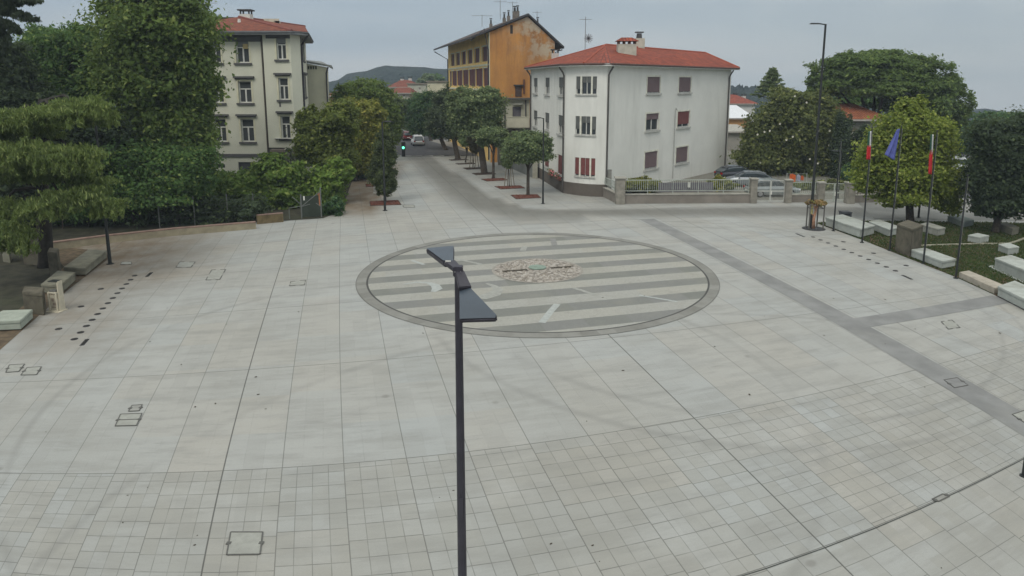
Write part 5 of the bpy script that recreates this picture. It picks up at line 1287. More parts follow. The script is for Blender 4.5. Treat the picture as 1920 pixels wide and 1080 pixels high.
# ------------------------------------------------------------------ plants
def leaf_mesh(name, lobes, n, size, mat, parent=None, world=None, clump=.3, per=70, fill=.22, up=.45, flat=1.0, droop=0.0, longish=1.7, shell=(.62, 1.0), low=-1.0, seed=0, lumpy=1.0):
    """many leaf sized faces gathered in clumps on and inside ellipsoid lobes (centre, radii)"""
    rg = np.random.default_rng(seed + 11)
    w = np.array([l[1][0] * l[1][2] for l in lobes]); w = w / w.sum(); out_p, out_n = [], []
    for (c, r), k in zip(lobes, w):
        c = np.array(c); r = np.array(r); m = int(n * k); nc = max(6, m // per)
        d = rg.normal(size=(nc * 3, 3)); d /= np.linalg.norm(d, axis=1)[:, None]; d = d[d[:, 2] > low][:nc]; hl = np.sin(d[:, 0] * 4.1 + c[0]) * np.sin(d[:, 1] * 3.7 + c[1]) * np.sin(d[:, 2] * 4.3 + c[2]) + .12 * rg.normal(size=len(d)); d = d[hl > -.22 * (2 - lumpy)]; nc = len(d)
        lump = 1 + lumpy * .16 * np.sin(d[:, 0] * 5 + c[0]) * np.sin(d[:, 1] * 4 + c[1] * .7) + lumpy * .12 * np.sin(d[:, 2] * 7 + c[2])
        cc = d * (shell[0] + (shell[1] - shell[0]) * rg.random(nc) ** .6)[:, None] * lump[:, None] * np.where(rg.random(nc) < .13 * lumpy, 1.0 + .2 * rg.random(nc), 1.0)[:, None]
        mm = int(m * (1 - fill)); id_ = rg.integers(0, nc, mm); sg = clump * (.6 + .8 * rg.random(nc))
        g = rg.normal(size=(mm, 3)) * sg[id_][:, None] * .55; g[:, 2] *= .7 * flat; p = cc[id_] + g
        q = rg.normal(size=(m - mm, 3)); q /= np.linalg.norm(q, axis=1)[:, None]; q *= (rg.random(m - mm) ** .45)[:, None] * .92
        p = np.concatenate([p, q]); p = p[p[:, 2] > low - .1]; nn = np.concatenate([p + 0]); nn /= np.linalg.norm(nn, axis=1)[:, None] + 1e-6
        out_p.append(c + p * r); out_n.append(nn)
    P = np.concatenate(out_p); N = np.concatenate(out_n); m = len(P)
    N = N * .55 + np.array([0, 0, up]) + rg.normal(size=(m, 3)) * .55; N /= np.linalg.norm(N, axis=1)[:, None]
    t = rg.normal(size=(m, 3)); t[:, 2] -= droop * 2.5; t -= N * (t * N).sum(1)[:, None] * (1 - min(1, droop)); t /= np.linalg.norm(t, axis=1)[:, None] + 1e-9
    b = np.cross(N, t); b /= np.linalg.norm(b, axis=1)[:, None] + 1e-9; s = size * (.55 + .9 * rg.random(m))[:, None]
    L, B = t * s * longish * .5, b * s * .5
    V = np.stack([P - L, P + B + N * s * .12, P + L, P - B + N * s * .12], 1).reshape(-1, 3)
    if world is not None: V = V - np.array(world)
    me = bpy.data.meshes.new(name); me.vertices.add(4 * m); me.vertices.foreach_set('co', V.astype(np.float32).ravel())
    me.loops.add(4 * m); me.loops.foreach_set('vertex_index', np.arange(4 * m, dtype=np.int32)); me.polygons.add(m)
    me.polygons.foreach_set('loop_start', np.arange(0, 4 * m, 4, dtype=np.int32)); me.update(calc_edges=True); me.validate()
    me.materials.append(mat); o = bpy.data.objects.new(name, me); COL.objects.link(o)
    if parent is not None: o.parent = parent
    return o
def plobes(px, Y):
    """lobes read from the picture: (x, y, rx, ry[, dy, depth radius]) at distance Y"""
    out = []
    for q in px:
        x, y, rx, ry = q[:4]; dy = q[4] if len(q) > 4 else 0; c = D(x, y, Y + dy); s = depth(c) / F
        rd = q[5] if len(q) > 5 else .9 * rx * s
        out.append((tuple(c), (rx * s * .9, rd, ry * s * .9)))
    return out
SEED = [0]
def tree(label, base, lobes, n, leaf, mat, trunk_r=.16, Y=None, name='tree', cat='tree', bark=BARK, group=None, limbs=True, zbase=0.0, crown='crown', **kw):
    SEED[0] += 1
    b = G(*base) if Y is None else D(base[0], base[1], Y)
    b = Vector((b.x, b.y, zbase)); L = plobes(lobes, b.y); root = thing(name, label, cat, b, group=group); rnd = random.Random(SEED[0])
    s = b.y / F
    leaf_mesh(crown, L, int(n * 3.0), leaf * s * .53, mat, root, tuple(b), seed=SEED[0], **kw)
    if trunk_r:
        top = max(L, key=lambda l: l[1][0] * l[1][2]); tc = Vector(top[0]); mb = MB()
        f = b + Vector((0, 0, 0)); e = Vector((tc.x, tc.y, tc.z + top[1][2] * .25)); mid = f.lerp(e, .5) + Vector((rnd.uniform(-.15, .15), 0, 0)); fork = f.lerp(e, .45)
        mb.tube([f, f + Vector((0, 0, .15)), f.lerp(mid, .6), mid, f.lerp(e, .8), e], [trunk_r * 1.5, trunk_r * 1.1, trunk_r, trunk_r * .85, trunk_r * .5, trunk_r * .15], 10)
        if limbs:
            for c, r in L:
                for k in range(3):
                    tip = Vector(c) + Vector((rnd.uniform(-.8, .8) * r[0], rnd.uniform(-.8, .8) * r[1], rnd.uniform(-.1, .8) * r[2])); st_ = f.lerp(e, rnd.uniform(.38, .7)); m_ = st_.lerp(tip, .5) + Vector((0, 0, .08 * (tip - st_).length))
                    mb.tube([st_, m_, tip], [trunk_r * .45, trunk_r * .28, trunk_r * .06], 6)
        mb.build('trunk', bark, root, world=True, smooth=True)
    return root
M_PLANE = leafmat('plane_leaves', (0.033, 0.0572, 0.0154), (0.0682, 0.0935, 0.022), (0.0902, 0.11, 0.0308), .12)
M_DARK = leafmat('dark_leaves', (0.0192, 0.0444, 0.0192), (0.0408, 0.0744, 0.0288), (0.06, 0.09, 0.0264), .1)
M_MID = leafmat('mid_green_leaves', (0.0246, 0.0504, 0.0157), (0.047, 0.084, 0.0224), (0.084, 0.112, 0.0314), .12)
M_BRIGHT = leafmat('bright_green_leaves', (.046, .078, .015), (.078, .118, .024), (.108, .135, .036), .15)
M_OLIVE = leafmat('olive_yellow_leaves', (0.065, 0.0739, 0.0157), (0.1064, 0.112, 0.0224), (0.1456, 0.1344, 0.0314), .15)
M_GREY = leafmat('grey_green_leaves', (0.0486, 0.0702, 0.0338), (0.081, 0.1053, 0.0486), (0.1283, 0.1458, 0.0675), .12)
M_LIME = leafmat('pale_lime_leaves', (.066, .09, .013), (.106, .13, .024), (.135, .15, .034), .15)
M_PINE = leafmat('pine_needles', (.034, .056, .016), (.06, .088, .024), (.08, .105, .03), .1)
M_CEDAR = leafmat('cedar_needles', (0.045, 0.068, 0.02), (.085, .108, .032), (.11, .13, .045), .12)
M_CEDARD = leafmat('dark_cedar_needles', (0.016, 0.024, 0.016), (.03, .04, .024))
M_MAG = leafmat('dark_olive_leaves', (0.0374, 0.0484, 0.0154), (0.0726, 0.0825, 0.0264), (0.1045, 0.11, 0.0396), .12)
M_BLACK = leafmat('deep_green_shade_leaves', (0.0168, 0.0264, 0.0156), (0.0312, 0.0444, 0.0228), (0.0456, 0.0624, 0.0276), .1)  # for dark trees; behind the cedar and in the hedge it paints deep shade

# left: the plane tree and its neighbours
tree('tallest broad plane tree rising above the picture edge left of the apartment house', (300, 405), [(298, 60, 100, 90, 0), (250, 30, 62, 62, 1), (340, 45, 58, 70, -1), (285, 150, 90, 75), (345, 140, 60, 70, -.5), (240, 130, 52, 75, 1), (325, 225, 70, 65), (265, 245, 74, 70), (360, 255, 42, 46, -.5), (295, -40, 80, 55), (366, 185, 36, 50), (350, 320, 48, 46), (375, 110, 30, 40)], 30000, 8.5, M_PLANE, .32, clump=.34, per=90)
tree('round topped green tree left of the plane tree against the sky', (135, 420), [(125, 95, 62, 48), (78, 75, 34, 34, 1), (160, 75, 32, 32, 1), (95, 165, 85, 62), (170, 170, 60, 70), (50, 130, 50, 60)], 17000, 7.5, M_MID, .25, Y=52, clump=.36)
tree('dark tree mass at the far left behind the cedar', (20, 430), [(10, 120, 55, 50), (30, 190, 70, 60), (10, 260, 70, 70), (110, 240, 80, 70), (180, 260, 60, 60)], 15000, 8, M_BLACK, .25, Y=46)  # near-black leaves paint the deep shade seen between the cedar shelves
tree('dense dark green shrub tree under the plane tree', (250, 420), [(240, 310, 80, 60), (330, 315, 70, 52), (375, 318, 34, 46), (180, 330, 70, 60), (300, 358, 90, 36), (200, 375, 80, 36), (130, 390, 60, 36)], 15000, 7, M_MID, .2, Y=47, clump=.36)
def dark_hedge():
    b = G(300, 415); root = thing('dark_hedge', 'deep shaded hedge filling the space behind the low tan wall', 'hedge', b)
    leaf_mesh('leaves', plobes([(20, 380, 80, 50, -2), (-20, 330, 80, 60), (60, 330, 70, 40), (120, 420, 70, 38), (220, 412, 70, 32), (320, 402, 70, 34), (410, 396, 62, 32), (470, 390, 40, 30), (40, 440, 60, 50), (60, 470, 45, 28, -4), (10, 500, 40, 50, -6)], b.y), 26000, .16, M_BLACK, root, tuple(b), seed=77)  # left-hand lobes added in near-black to fill in deep shade
    for k in range(9): p = G(70 + k * 48, 432 - k * 3); mb = MB(); mb.tube([p, p + Vector((.1, 0, 1.5))], [.05, .02], 6); mb.build('stem', BARK, root, world=True)
dark_hedge()
# the cedar with drooping shelves of needles
def cedar():
    base = G(88, 500); Yc = base.y; root = thing('cedar_tree', 'big cedar with drooping shelves of yellowish needles at the left edge', 'cedar', base)
    mb = MB(); top = D(75, 185, Yc); mb.tube([base, base + Vector((0, 0, .4)), base.lerp(top, .3), base.lerp(top, .7), top], [.46, .36, .3, .2, .08], 12)
    pads = [(30, 224, 72, 205, 52, 20, -2.4), (-25, 236, 70, 208, 44, 20, -2.0), (100, 212, 75, 198, 50, 19, -2.8), (160, 200, 76, 192, 42, 17, -2.0), (190, 218, 76, 195, 30, 14, -1.2), (70, 240, 72, 215, 46, 14, -1.6),
        (12, 292, 72, 262, 48, 26, -3.2), (60, 282, 72, 258, 34, 20, -3.8), (104, 294, 73, 262, 36, 24, -4.0), (152, 294, 74, 262, 38, 24, -3.2), (-30, 304, 70, 270, 40, 26, -2.6), (40, 322, 72, 290, 48, 16, -2.2), (130, 322, 72, 290, 44, 14, -2.0),
        (78, 386, 77, 345, 42, 18, -4.2), (118, 372, 78, 340, 34, 17, -4.0), (160, 364, 78, 335, 40, 17, -3.6), (203, 384, 78, 335, 28, 17, -3.4), (20, 440, 76, 372, 46, 24, -3.8), (-10, 395, 74, 350, 44, 24, -3.0), (170, 345, 76, 320, 40, 14, -2.2)]
    lo = []
    for i, (tx, ty, rx, ry, w, hh, dy) in enumerate(pads):
        tip, rt = D(tx, ty, Yc + dy), D(rx, ry, Yc); tip2 = tip + Vector((0, 0, -.1)); mid = rt.lerp(tip, .55) + Vector((0, 0, .45)); mb.tube([rt, mid, tip2], [.13, .08, .02], 6)
        s = depth(tip) / F
        lo.append((tuple(tip), (w * s, w * s * .8, hh * s)))
        for k in range(9):
            q = -1 + k * .25 + (i % 3) * .05; lo.append((tuple(tip + Vector((q * w * s, -.25 - .3 * (k % 2), -(.45 + .45 * abs(q) + .2 * (k % 2)) * hh * s))), (w * s * .13, w * s * .22, hh * s * .62)))
        for k in (-.55, .0, .55): lo.append((tuple(tip + Vector((k * w * s, -.3, -(.5 + .5 * abs(k)) * hh * s))), (w * s * .34, w * s * .4, hh * s * .8)))
    mb.build('trunk', plain('shaded_cedar_bark', (.03, .026, .021), .95, .3, 5, bump=.6), root, world=True, smooth=True)  # shade on the trunk is put into this darker bark colour
    leaf_mesh('needles', lo, 125000, .054, M_CEDAR, root, tuple(base), seed=5, droop=.85, longish=4.0, clump=.3, per=60, up=.5, shell=(.5, 1.0), fill=.3, low=-.6)
cedar()
def cedar_far():
    base = D(-35, 420, 40); base.z = 0; root = thing('cedar_tree', 'dark drooping conifer branches against the sky in the top left corner', 'cedar', base); mb = MB(); top = D(-8, -60, 40)
    mb.tube([base, base.lerp(top, .5), top], [.4, .3, .1], 10); lo = []
    for tx, ty, ry, w in ((58, 2, 18, 20), (46, -25, -5, 20), (55, 36, 26, 17), (28, 58, 44, 15), (12, 82, 62, 14), (-20, 60, 40, 25), (20, -10, -5, 25), (-10, 110, 90, 22), (5, 20, 15, 20)):
        rt, tip = D(-2, ry, 40), D(tx, ty, 39.6); mid = rt.lerp(tip, .6) + Vector((0, 0, .25)); mb.tube([rt, mid, tip], [.09, .06, .015], 6); s = depth(tip) / F
        for t in (.3, .55, .8, 1.0): lo.append((tuple(rt.lerp(tip, t) + Vector((0, 0, .2 * math.sin(t * 3)))), (w * s * .8, w * s * .7, w * s * .33)))
    mb.build('trunk', BARK, root, world=True, smooth=True); leaf_mesh('needles', lo, 20000, .075, M_CEDARD, root, tuple(base), seed=6, droop=.85, longish=3.2, clump=.4, per=40, fill=.3)
cedar_far()
# bright bushes in front of the apartment house
def bush(label, base, lobes, n, leaf, mat, Y=None, name='bush', group=None, **kw):
    return tree(label, base, lobes, n, leaf, mat, .07, Y, name, 'bush', group=group, crown='foliage', **kw)
bush('bright green fig like bush left of the window with the dark shutter', (415, 415), [(410, 350, 55, 28), (370, 370, 50, 30), (450, 352, 45, 30), (430, 380, 60, 25), (330, 355, 40, 28), (345, 385, 40, 20)], 6500, 8.5, M_BRIGHT, Y=53)
bush('bright green bush in front of the bay of the apartment house', (500, 410), [(510, 315, 40, 28), (490, 345, 45, 32), (535, 360, 48, 30), (480, 375, 55, 28), (545, 330, 30, 30), (520, 390, 40, 20)], 6500, 8.5, M_BRIGHT, Y=54)
bush('lightest green bush beside the street corner, above the wire gate', (625, 400), [(620, 335, 36, 28), (600, 355, 42, 28), (640, 320, 24, 24), (585, 375, 40, 20), (630, 375, 20, 26)], 6500, 8, leafmat('fresh_green_leaves', (.058, .095, .018), (.092, .138, .027), (.125, .155, .04), .15), Y=55)
bush('small dark green shrub at the foot of the street corner', (632, 402), [(628, 388, 18, 18), (612, 395, 14, 12)], 1500, 6, M_DARK)
bush('pale flowering shrub beside the bay of the apartment house', (556, 360), [(556, 300, 12, 20), (548, 285, 10, 10)], 900, 7, leafmat('pale_shrub_leaves', (0.07, 0.09, 0.05), (.14, .15, .11), (.3, .28, .25), .3), Y=58)
# olive coloured trees along the left side of the street
oc = 'trees on the left side of the street'
tree('olive green tree leaning over the bay of the apartment house', (600, 370), [(605, 240, 48, 38), (580, 275, 30, 40, -1), (620, 285, 50, 40), (640, 225, 40, 36), (575, 225, 22, 30)], 10000, 7, leafmat('olive_green_leaves', (0.045, 0.06, 0.014), (.075, .092, .02), (.10, .11, .03), .12), .2, Y=58, group=oc)
tree('yellowish rounded tree, warmest in colour, left of the columnar tree', (668, 345), [(668, 215, 45, 36), (645, 250, 42, 50), (690, 255, 35, 55), (660, 295, 40, 35), (700, 215, 24, 26)], 11000, 6.5, M_OLIVE, .2, Y=68, group=oc)
tree('green tree with a domed top against the far hill', (700, 318), [(690, 175, 48, 28), (655, 180, 30, 24), (715, 205, 32, 40), (735, 235, 22, 40), (660, 205, 40, 30)], 9000, 5.5, leafmat('domed_tree_leaves', (0.04, 0.062, 0.016), (.065, .095, .02), (.09, .11, .03), .12), .2, Y=85, group=oc)
tree('small olive tree closing the left side of the street mouth', (738, 300), [(738, 215, 22, 30), (742, 250, 14, 22), (728, 190, 22, 20), (748, 200, 16, 22)], 4500, 5, M_GREY, .14, Y=100, group=oc)
tree('tree standing in the dark gap behind the columnar tree', (680, 330), [(672, 318, 26, 20), (690, 300, 22, 30), (660, 300, 22, 28)], 3500, 6, M_DARK, .1, Y=70, group=oc)
tree('dense dark columnar tree behind the lamp in the left tree bed', (722, 380), [(719, 290, 22, 34), (716, 325, 25, 32), (722, 345, 20, 24), (721, 262, 15, 20)], 11000, 4.2, leafmat('columnar_tree_leaves', (0.026, 0.036, 0.016), (.045, .058, .022), (.06, .075, .03), .1), .1, limbs=False, clump=.26)
# right side of the street
rc = 'trees in the right row of tree beds'
tree('nearest round clipped tree in the red bed by the white house', (990, 366), [(992, 268, 40, 26), (972, 280, 28, 27), (1012, 285, 28, 20), (985, 290, 32, 18), (1024, 270, 14, 18)], 9500, 4.6, M_GREY, .13, group=rc)
tree('second round clipped tree, just left of the nearest one', (925, 334), [(925, 252, 28, 17), (908, 260, 15, 18), (940, 262, 16, 18)], 5500, 4.4, M_GREY, .13, group=rc)
tree('tallest broad street tree with a thick trunk before the ochre house', (908, 325), [(895, 195, 48, 32), (868, 215, 30, 36), (920, 205, 26, 38), (890, 235, 40, 26), (912, 178, 26, 16), (860, 190, 22, 22)], 13000, 5, M_GREY, .33, group=rc)
tree('street tree with a leaning fork trunk at the end of the pavement', (858, 298), [(838, 205, 32, 34), (850, 240, 26, 26), (818, 225, 20, 30), (835, 185, 22, 16)], 7500, 4.5, leafmat('dull_green_leaves', (0.026, 0.038, 0.02), (.046, .06, .03), (.065, .078, .04), .12), .3, group=rc)
tree('thin young tree between the thick trunk and the leaning fork trunk', (873, 304.5), [(876, 262, 14, 14), (868, 255, 10, 10)], 1400, 4.2, M_GREY, .08, group=rc)
tree('dark street tree behind the end of the pavement', (835, 294), [(805, 205, 28, 34), (790, 222, 20, 34), (818, 235, 22, 26), (800, 185, 18, 16)], 7500, 4.2, M_DARK, .28, Y=100, group=rc)
tree('furthest dark street tree above the white car', (808, 283), [(782, 200, 20, 26), (772, 225, 14, 30), (790, 230, 16, 26)], 5000, 4, M_DARK, .25, Y=116, group=rc)
tree('slim distant street tree shading the red car', (790, 270), [(765, 215, 12, 22), (760, 232, 10, 18), (772, 240, 12, 16)], 2600, 3.8, M_GREY, .2, Y=135, group=rc)
def staked(x, y, ytop, w, label, lob, mat, n):
    b = G(x, y); root = tree(label, (x, y), lob, n, 4, mat, .035, group='staked young trees', limbs=False); z = zat(ytop, b.y)
    for dx, dy in ((-1, -.4), (-.35, .5), (.4, -.5), (1, .4)):
        mb = MB(); k = w * b.y / F; mb.tube([(dx * k, dy * k, 0), (dx * k * .55, dy * k * .55, z)], .04, 7); mb.build('stake', STAKE, root)
    mb = MB(); mb.tube([(-.5 * k, -.2 * k, z * .92), (.2 * k, -.25 * k, z * .92), (.5 * k, .2 * k, z * .92), (-.18 * k, .25 * k, z * .92), (-.5 * k, -.2 * k, z * .92)], .02, 5); mb.build('strap', plain('tree_strap', (.05, .045, .04)), root)
staked(955, 350, 313, 9.5, 'young tree held by four slanting stakes beside the nearest round tree', [(951, 298, 12, 18), (948, 280, 9, 12)], M_GREY, 2200)
staked(889, 315, 282, 8.5, 'young tree held by four stakes left of the thick trunk', [(885, 265, 10, 16), (890, 280, 9, 10)], leafmat('brownish_young_leaves', (0.05, 0.045, 0.028), (.08, .07, .04)), 1500)
def bed(q, label, mat):
    P = [G(a, b, .008) for a, b in q]; c = sum(P, Vector()) / 4; root = thing('tree_bed', label, 'tree bed', (c.x, c.y, 0), group='rectangular tree beds along the street')
    mb = MB(); mb.slab(P, (0, 0, .03)); o = mb.build('mulch', mat, root, world=True); mb = MB()
    for k in range(4): mb.beam(P[k] + Vector((0, 0, .005)), P[(k + 1) % 4] + Vector((0, 0, .005)), .07, .05)
    mb.build('edging', plain('steel_edging', (.075, .06, .05), .7), root, world=True)
    mb = MB()
    for k in range(70):
        u, v = random.random(), random.random(); p = P[0].lerp(P[1], u).lerp(P[3].lerp(P[2], u), v) + Vector((0, 0, .04)); mb.box(p, (random.uniform(.06, .18), .05, .03), random.random() * 3)
    mb.build('bark_chips', mat, o, world=True)['kind'] = 'stuff'
for q, l, m_ in (([(958, 366), (1007, 364.7), (1014, 371), (968, 373.3)], 'reddest mulch bed round the nearest round tree', MULCH), ([(928, 349.7), (975, 348), (984, 353), (939, 354.7)], 'reddish bed with the nearest four stakes', MULCH), ([(902.5, 335.8), (943, 334), (952.5, 338), (913, 340)], 'reddish bed of the second round tree', MULCH), ([(885, 325), (921.7, 323.3), (930, 326.3), (893, 328.3)], 'dark bed round the thick trunk', MULCHD), ([(868, 315), (903, 314), (908, 316.3), (876, 318)], 'dark bed with the further four stakes', MULCHD), ([(854, 306.7), (885, 305.3), (891.7, 307), (860, 308.7)], 'dark bed of the thin young tree', MULCHD), ([(841.7, 299.7), (871.7, 298.3), (878, 299.7), (846.7, 301.3)], 'dark bed at the end of the right pavement', MULCHD),
    ([(693.5, 378), (746, 375.5), (752, 384), (694.5, 386)], 'red mulch bed under the columnar tree, nearest on the left side', MULCH), ([(686, 345.3), (729, 344.5), (732, 349), (686.5, 350.5)], 'second red bed behind the columnar tree', MULCH), ([(682, 333.5), (702, 333.2), (703, 337), (682.5, 337.5)], 'third small dark bed on the left side of the street', MULCHD), ([(680, 323), (700, 322.5), (701, 326.5), (680, 327)], 'fourth small dark bed on the left side of the street', MULCHD), ([(680, 314), (698, 313.5), (699, 317), (680, 317.3)], 'furthest small dark bed on the left side of the street', MULCHD)): bed(q, l, m_)
def rack():
    a = G(716, 366); root = thing('bench_rack', 'low slatted pale seat between two red beds by the columnar tree', 'seat', a)
    for k in range(5): p = G(716, 366 - k * 3.4); mb = MB(); mb.box(p + Vector((0, 0, .2)), (1.5, .22, .08)); mb.build('slat', plain('pale_slat', (.36, .36, .33)), root, world=True)
    mb = MB(); mb.beam(G(707, 366) + Vector((0, 0, .08)), G(708, 352) + Vector((0, 0, .08)), .08, .16); mb.beam(G(725, 366) + Vector((0, 0, .08)), G(724, 352) + Vector((0, 0, .08)), .08, .16); mb.build('support', DARKMETAL, root, world=True)
rack()
# right: magnolia, conifer, stone pine, lime tree, dark trees
tree('dark olive broad tree with scattered white blossoms right of the white house', (1480, 350), [(1478, 218, 50, 44), (1432, 250, 36, 44), (1500, 250, 52, 56), (1542, 232, 36, 48), (1440, 295, 54, 36), (1520, 300, 56, 42), (1560, 285, 34, 50), (1478, 186, 36, 22), (1412, 292, 26, 34), (1520, 196, 32, 24)], 22000, 6.5, M_MAG, .25, Y=74, clump=.36)
def blossoms():
    rt = [o for o in bpy.data.objects if o.get('label', '').startswith('dark olive broad tree')][0]; mb = MB(); rg = random.Random(3)
    for x, y in ((1433, 247), (1443, 245), (1420, 252), (1498, 245), (1474, 262), (1518, 298), (1533, 306), (1538, 320), (1486, 256), (1554, 272), (1568, 300), (1490, 180), (1512, 192), (1555, 245), (1425, 305), (1534, 245), (1462, 232)):
        c = D(x, y, 70.6 + rg.random()); 
        for k in range(7):
            a = k * .9; d = Vector((math.cos(a), -.6, math.sin(a))) * .11; w = Vector((-math.sin(a), 0, math.cos(a))) * .065; mb.add([c, c + d * .6 + w, c + d, c + d * .6 - w], [[0, 1, 2, 3]])
    mb.build('blossoms', plain('white_petal', (.6, .58, .48), .7), rt, world=True, fix=False)
blossoms()
def spire():
    b = D(1447, 340, 80); b.z = 0; root = thing('fir_tree', 'pointed conifer top standing above the blossoming tree', 'fir', b); mb = MB(); top = D(1449, 124, 80); mb.tube([b, b.lerp(top, .6), top], [.3, .18, .02], 8); lo = []; rg = random.Random(4)
    for k in range(46):
        t = k / 45; z = zat(130 + t * 58, 80); r = .2 + 2.0 * t; a = k * 2.4; p0 = Vector((top.x, 80, z)); tip = p0 + Vector((math.cos(a) * r, math.sin(a) * r, .12 + .22 * r)); mb.tube([p0, tip], [.05, .015], 5)
        for q in (.5, .85): lo.append((tuple(p0.lerp(tip, q)), (.16 + .11 * r, .16 + .11 * r, .1)))
    mb.build('trunk', BARK, root, world=True); leaf_mesh('needles', lo, 7000, .1, M_GREY, root, tuple(b), seed=9, longish=2.6, clump=.6, per=20)
spire()
def stone_pine():
    b = D(1648, 372, 80); b.z = 0; root = thing('stone_pine', 'huge umbrella shaped stone pine with a flat dark underside', 'pine', b); Yp = 80
    L = plobes([(1566, 150, 52, 46), (1612, 140, 66, 50), (1668, 142, 74, 54), (1718, 160, 66, 58), (1764, 196, 50, 62), (1536, 172, 24, 32), (1788, 232, 22, 40), (1640, 118, 62, 26), (1592, 124, 44, 24), (1700, 126, 50, 26), (1640, 165, 100, 34), (1720, 195, 70, 40)], Yp)
    L = [(c, (r[0], min(r[1] * 1.3, 6), r[2])) for c, r in L]  # domes cut flat below
    leaf_mesh('crown', L, 95000, .17, M_PINE, root, tuple(b), seed=21, up=.7, clump=.13, per=50, low=-.45, longish=2.2, shell=(.8, 1.0), fill=.3, lumpy=.4)
    mb = MB(); f = b; fk = D(1638, 240, Yp); mb.tube([f, f.lerp(fk, .5) + Vector((.2, 0, 0)), fk], [.6, .5, .42], 12)
    for x, y, dy in ((1575, 170, -1), (1610, 165, 2), (1660, 165, -2), (1700, 175, 1), (1745, 195, -1), (1640, 160, 3), (1555, 165, 0), (1770, 215, 1)):
        t = D(x, y, Yp + dy); m_ = fk.lerp(t, .5) + Vector((0, 0, -.35)); mb.tube([fk, m_, t], [.3, .2, .06], 8)
    mb.build('trunk', plain('pine_bark', (.05, .038, .032), .95, .4, 3, bump=.8), root, world=True, smooth=True)
stone_pine()
tree('pale lime green tree behind the flags', (1706, 417), [(1702, 238, 48, 42), (1662, 290, 44, 50), (1742, 285, 46, 52), (1700, 322, 66, 44), (1634, 325, 38, 26), (1768, 345, 44, 36), (1690, 368, 56, 22), (1708, 204, 26, 24), (1722, 190, 12, 14), (1642, 262, 20, 26), (1776, 385, 28, 16), (1755, 250, 28, 32), (1622, 345, 22, 16)], 19000, 6.5, M_LIME, .24, clump=.4, per=80)
tree('dark drooping tree at the right edge above the benches', (1866, 436), [(1870, 260, 50, 45), (1900, 310, 60, 60), (1850, 330, 38, 60), (1880, 370, 50, 40), (1845, 385, 24, 24), (1920, 260, 45, 50), (1930, 360, 50, 45)], 19000, 7, M_BLACK, .2, clump=.36, per=80)
tree('leafy background tree at far right under the blue hill', (1845, 390), [(1830, 250, 40, 30), (1860, 228, 40, 22), (1900, 232, 50, 26), (1950, 235, 50, 30), (1880, 270, 60, 40), (1815, 285, 20, 30)], 9000, 6, M_DARK, .2, Y=95)
tree('dark background tree right of the lime green tree', (1790, 340), [(1790, 255, 18, 35), (1800, 230, 14, 18), (1775, 290, 16, 30)], 3500, 5.5, M_BLACK, .2, Y=105)
cy = 'cypresses before the old house'
tree('narrow dark cypress right of the tallest lamp', (1577, 365), [(1577, 270, 17, 62), (1574, 320, 16, 30)], 5000, 5, M_BLACK, .12, Y=70, name='cypress', group=cy, limbs=False)
tree('dark bushy cypress left of the first flag', (1612, 365), [(1612, 290, 18, 50), (1606, 330, 16, 30)], 5000, 5, M_BLACK, .12, Y=70, name='cypress', group=cy, limbs=False)
tree('green tree below the pine umbrella behind the orange roof', (1560, 320), [(1545, 200, 28, 22), (1575, 195, 26, 20), (1600, 185, 28, 14), (1640, 190, 30, 14)], 4500, 5, M_MID, .2, Y=92)
bush('rounded hedge bush behind the left part of the railing', (1190, 372), [(1200, 343, 30, 12), (1180, 350, 24, 10), (1218, 350, 16, 12)], 2600, 5, M_OLIVE, Y=60.5)
bush('rounded olive bush at the right corner of the white house', (1365, 366), [(1352, 341, 16, 10), (1342, 347, 16, 10), (1364, 347, 16, 9), (1348, 333, 8, 8)], 2200, 5, M_OLIVE, Y=62)
bush('low hedge behind the thin barred fence', (1510, 368), [(1500, 355, 30, 12), (1540, 352, 30, 14), (1580, 350, 30, 14)], 2800, 5, M_MAG, Y=63)
bush('low shrubs filling the yard behind the brown garden wall', (1640, 365), [(1620, 345, 36, 16), (1660, 340, 30, 16), (1600, 330, 24, 24)], 3500, 5, M_DARK, Y=64)
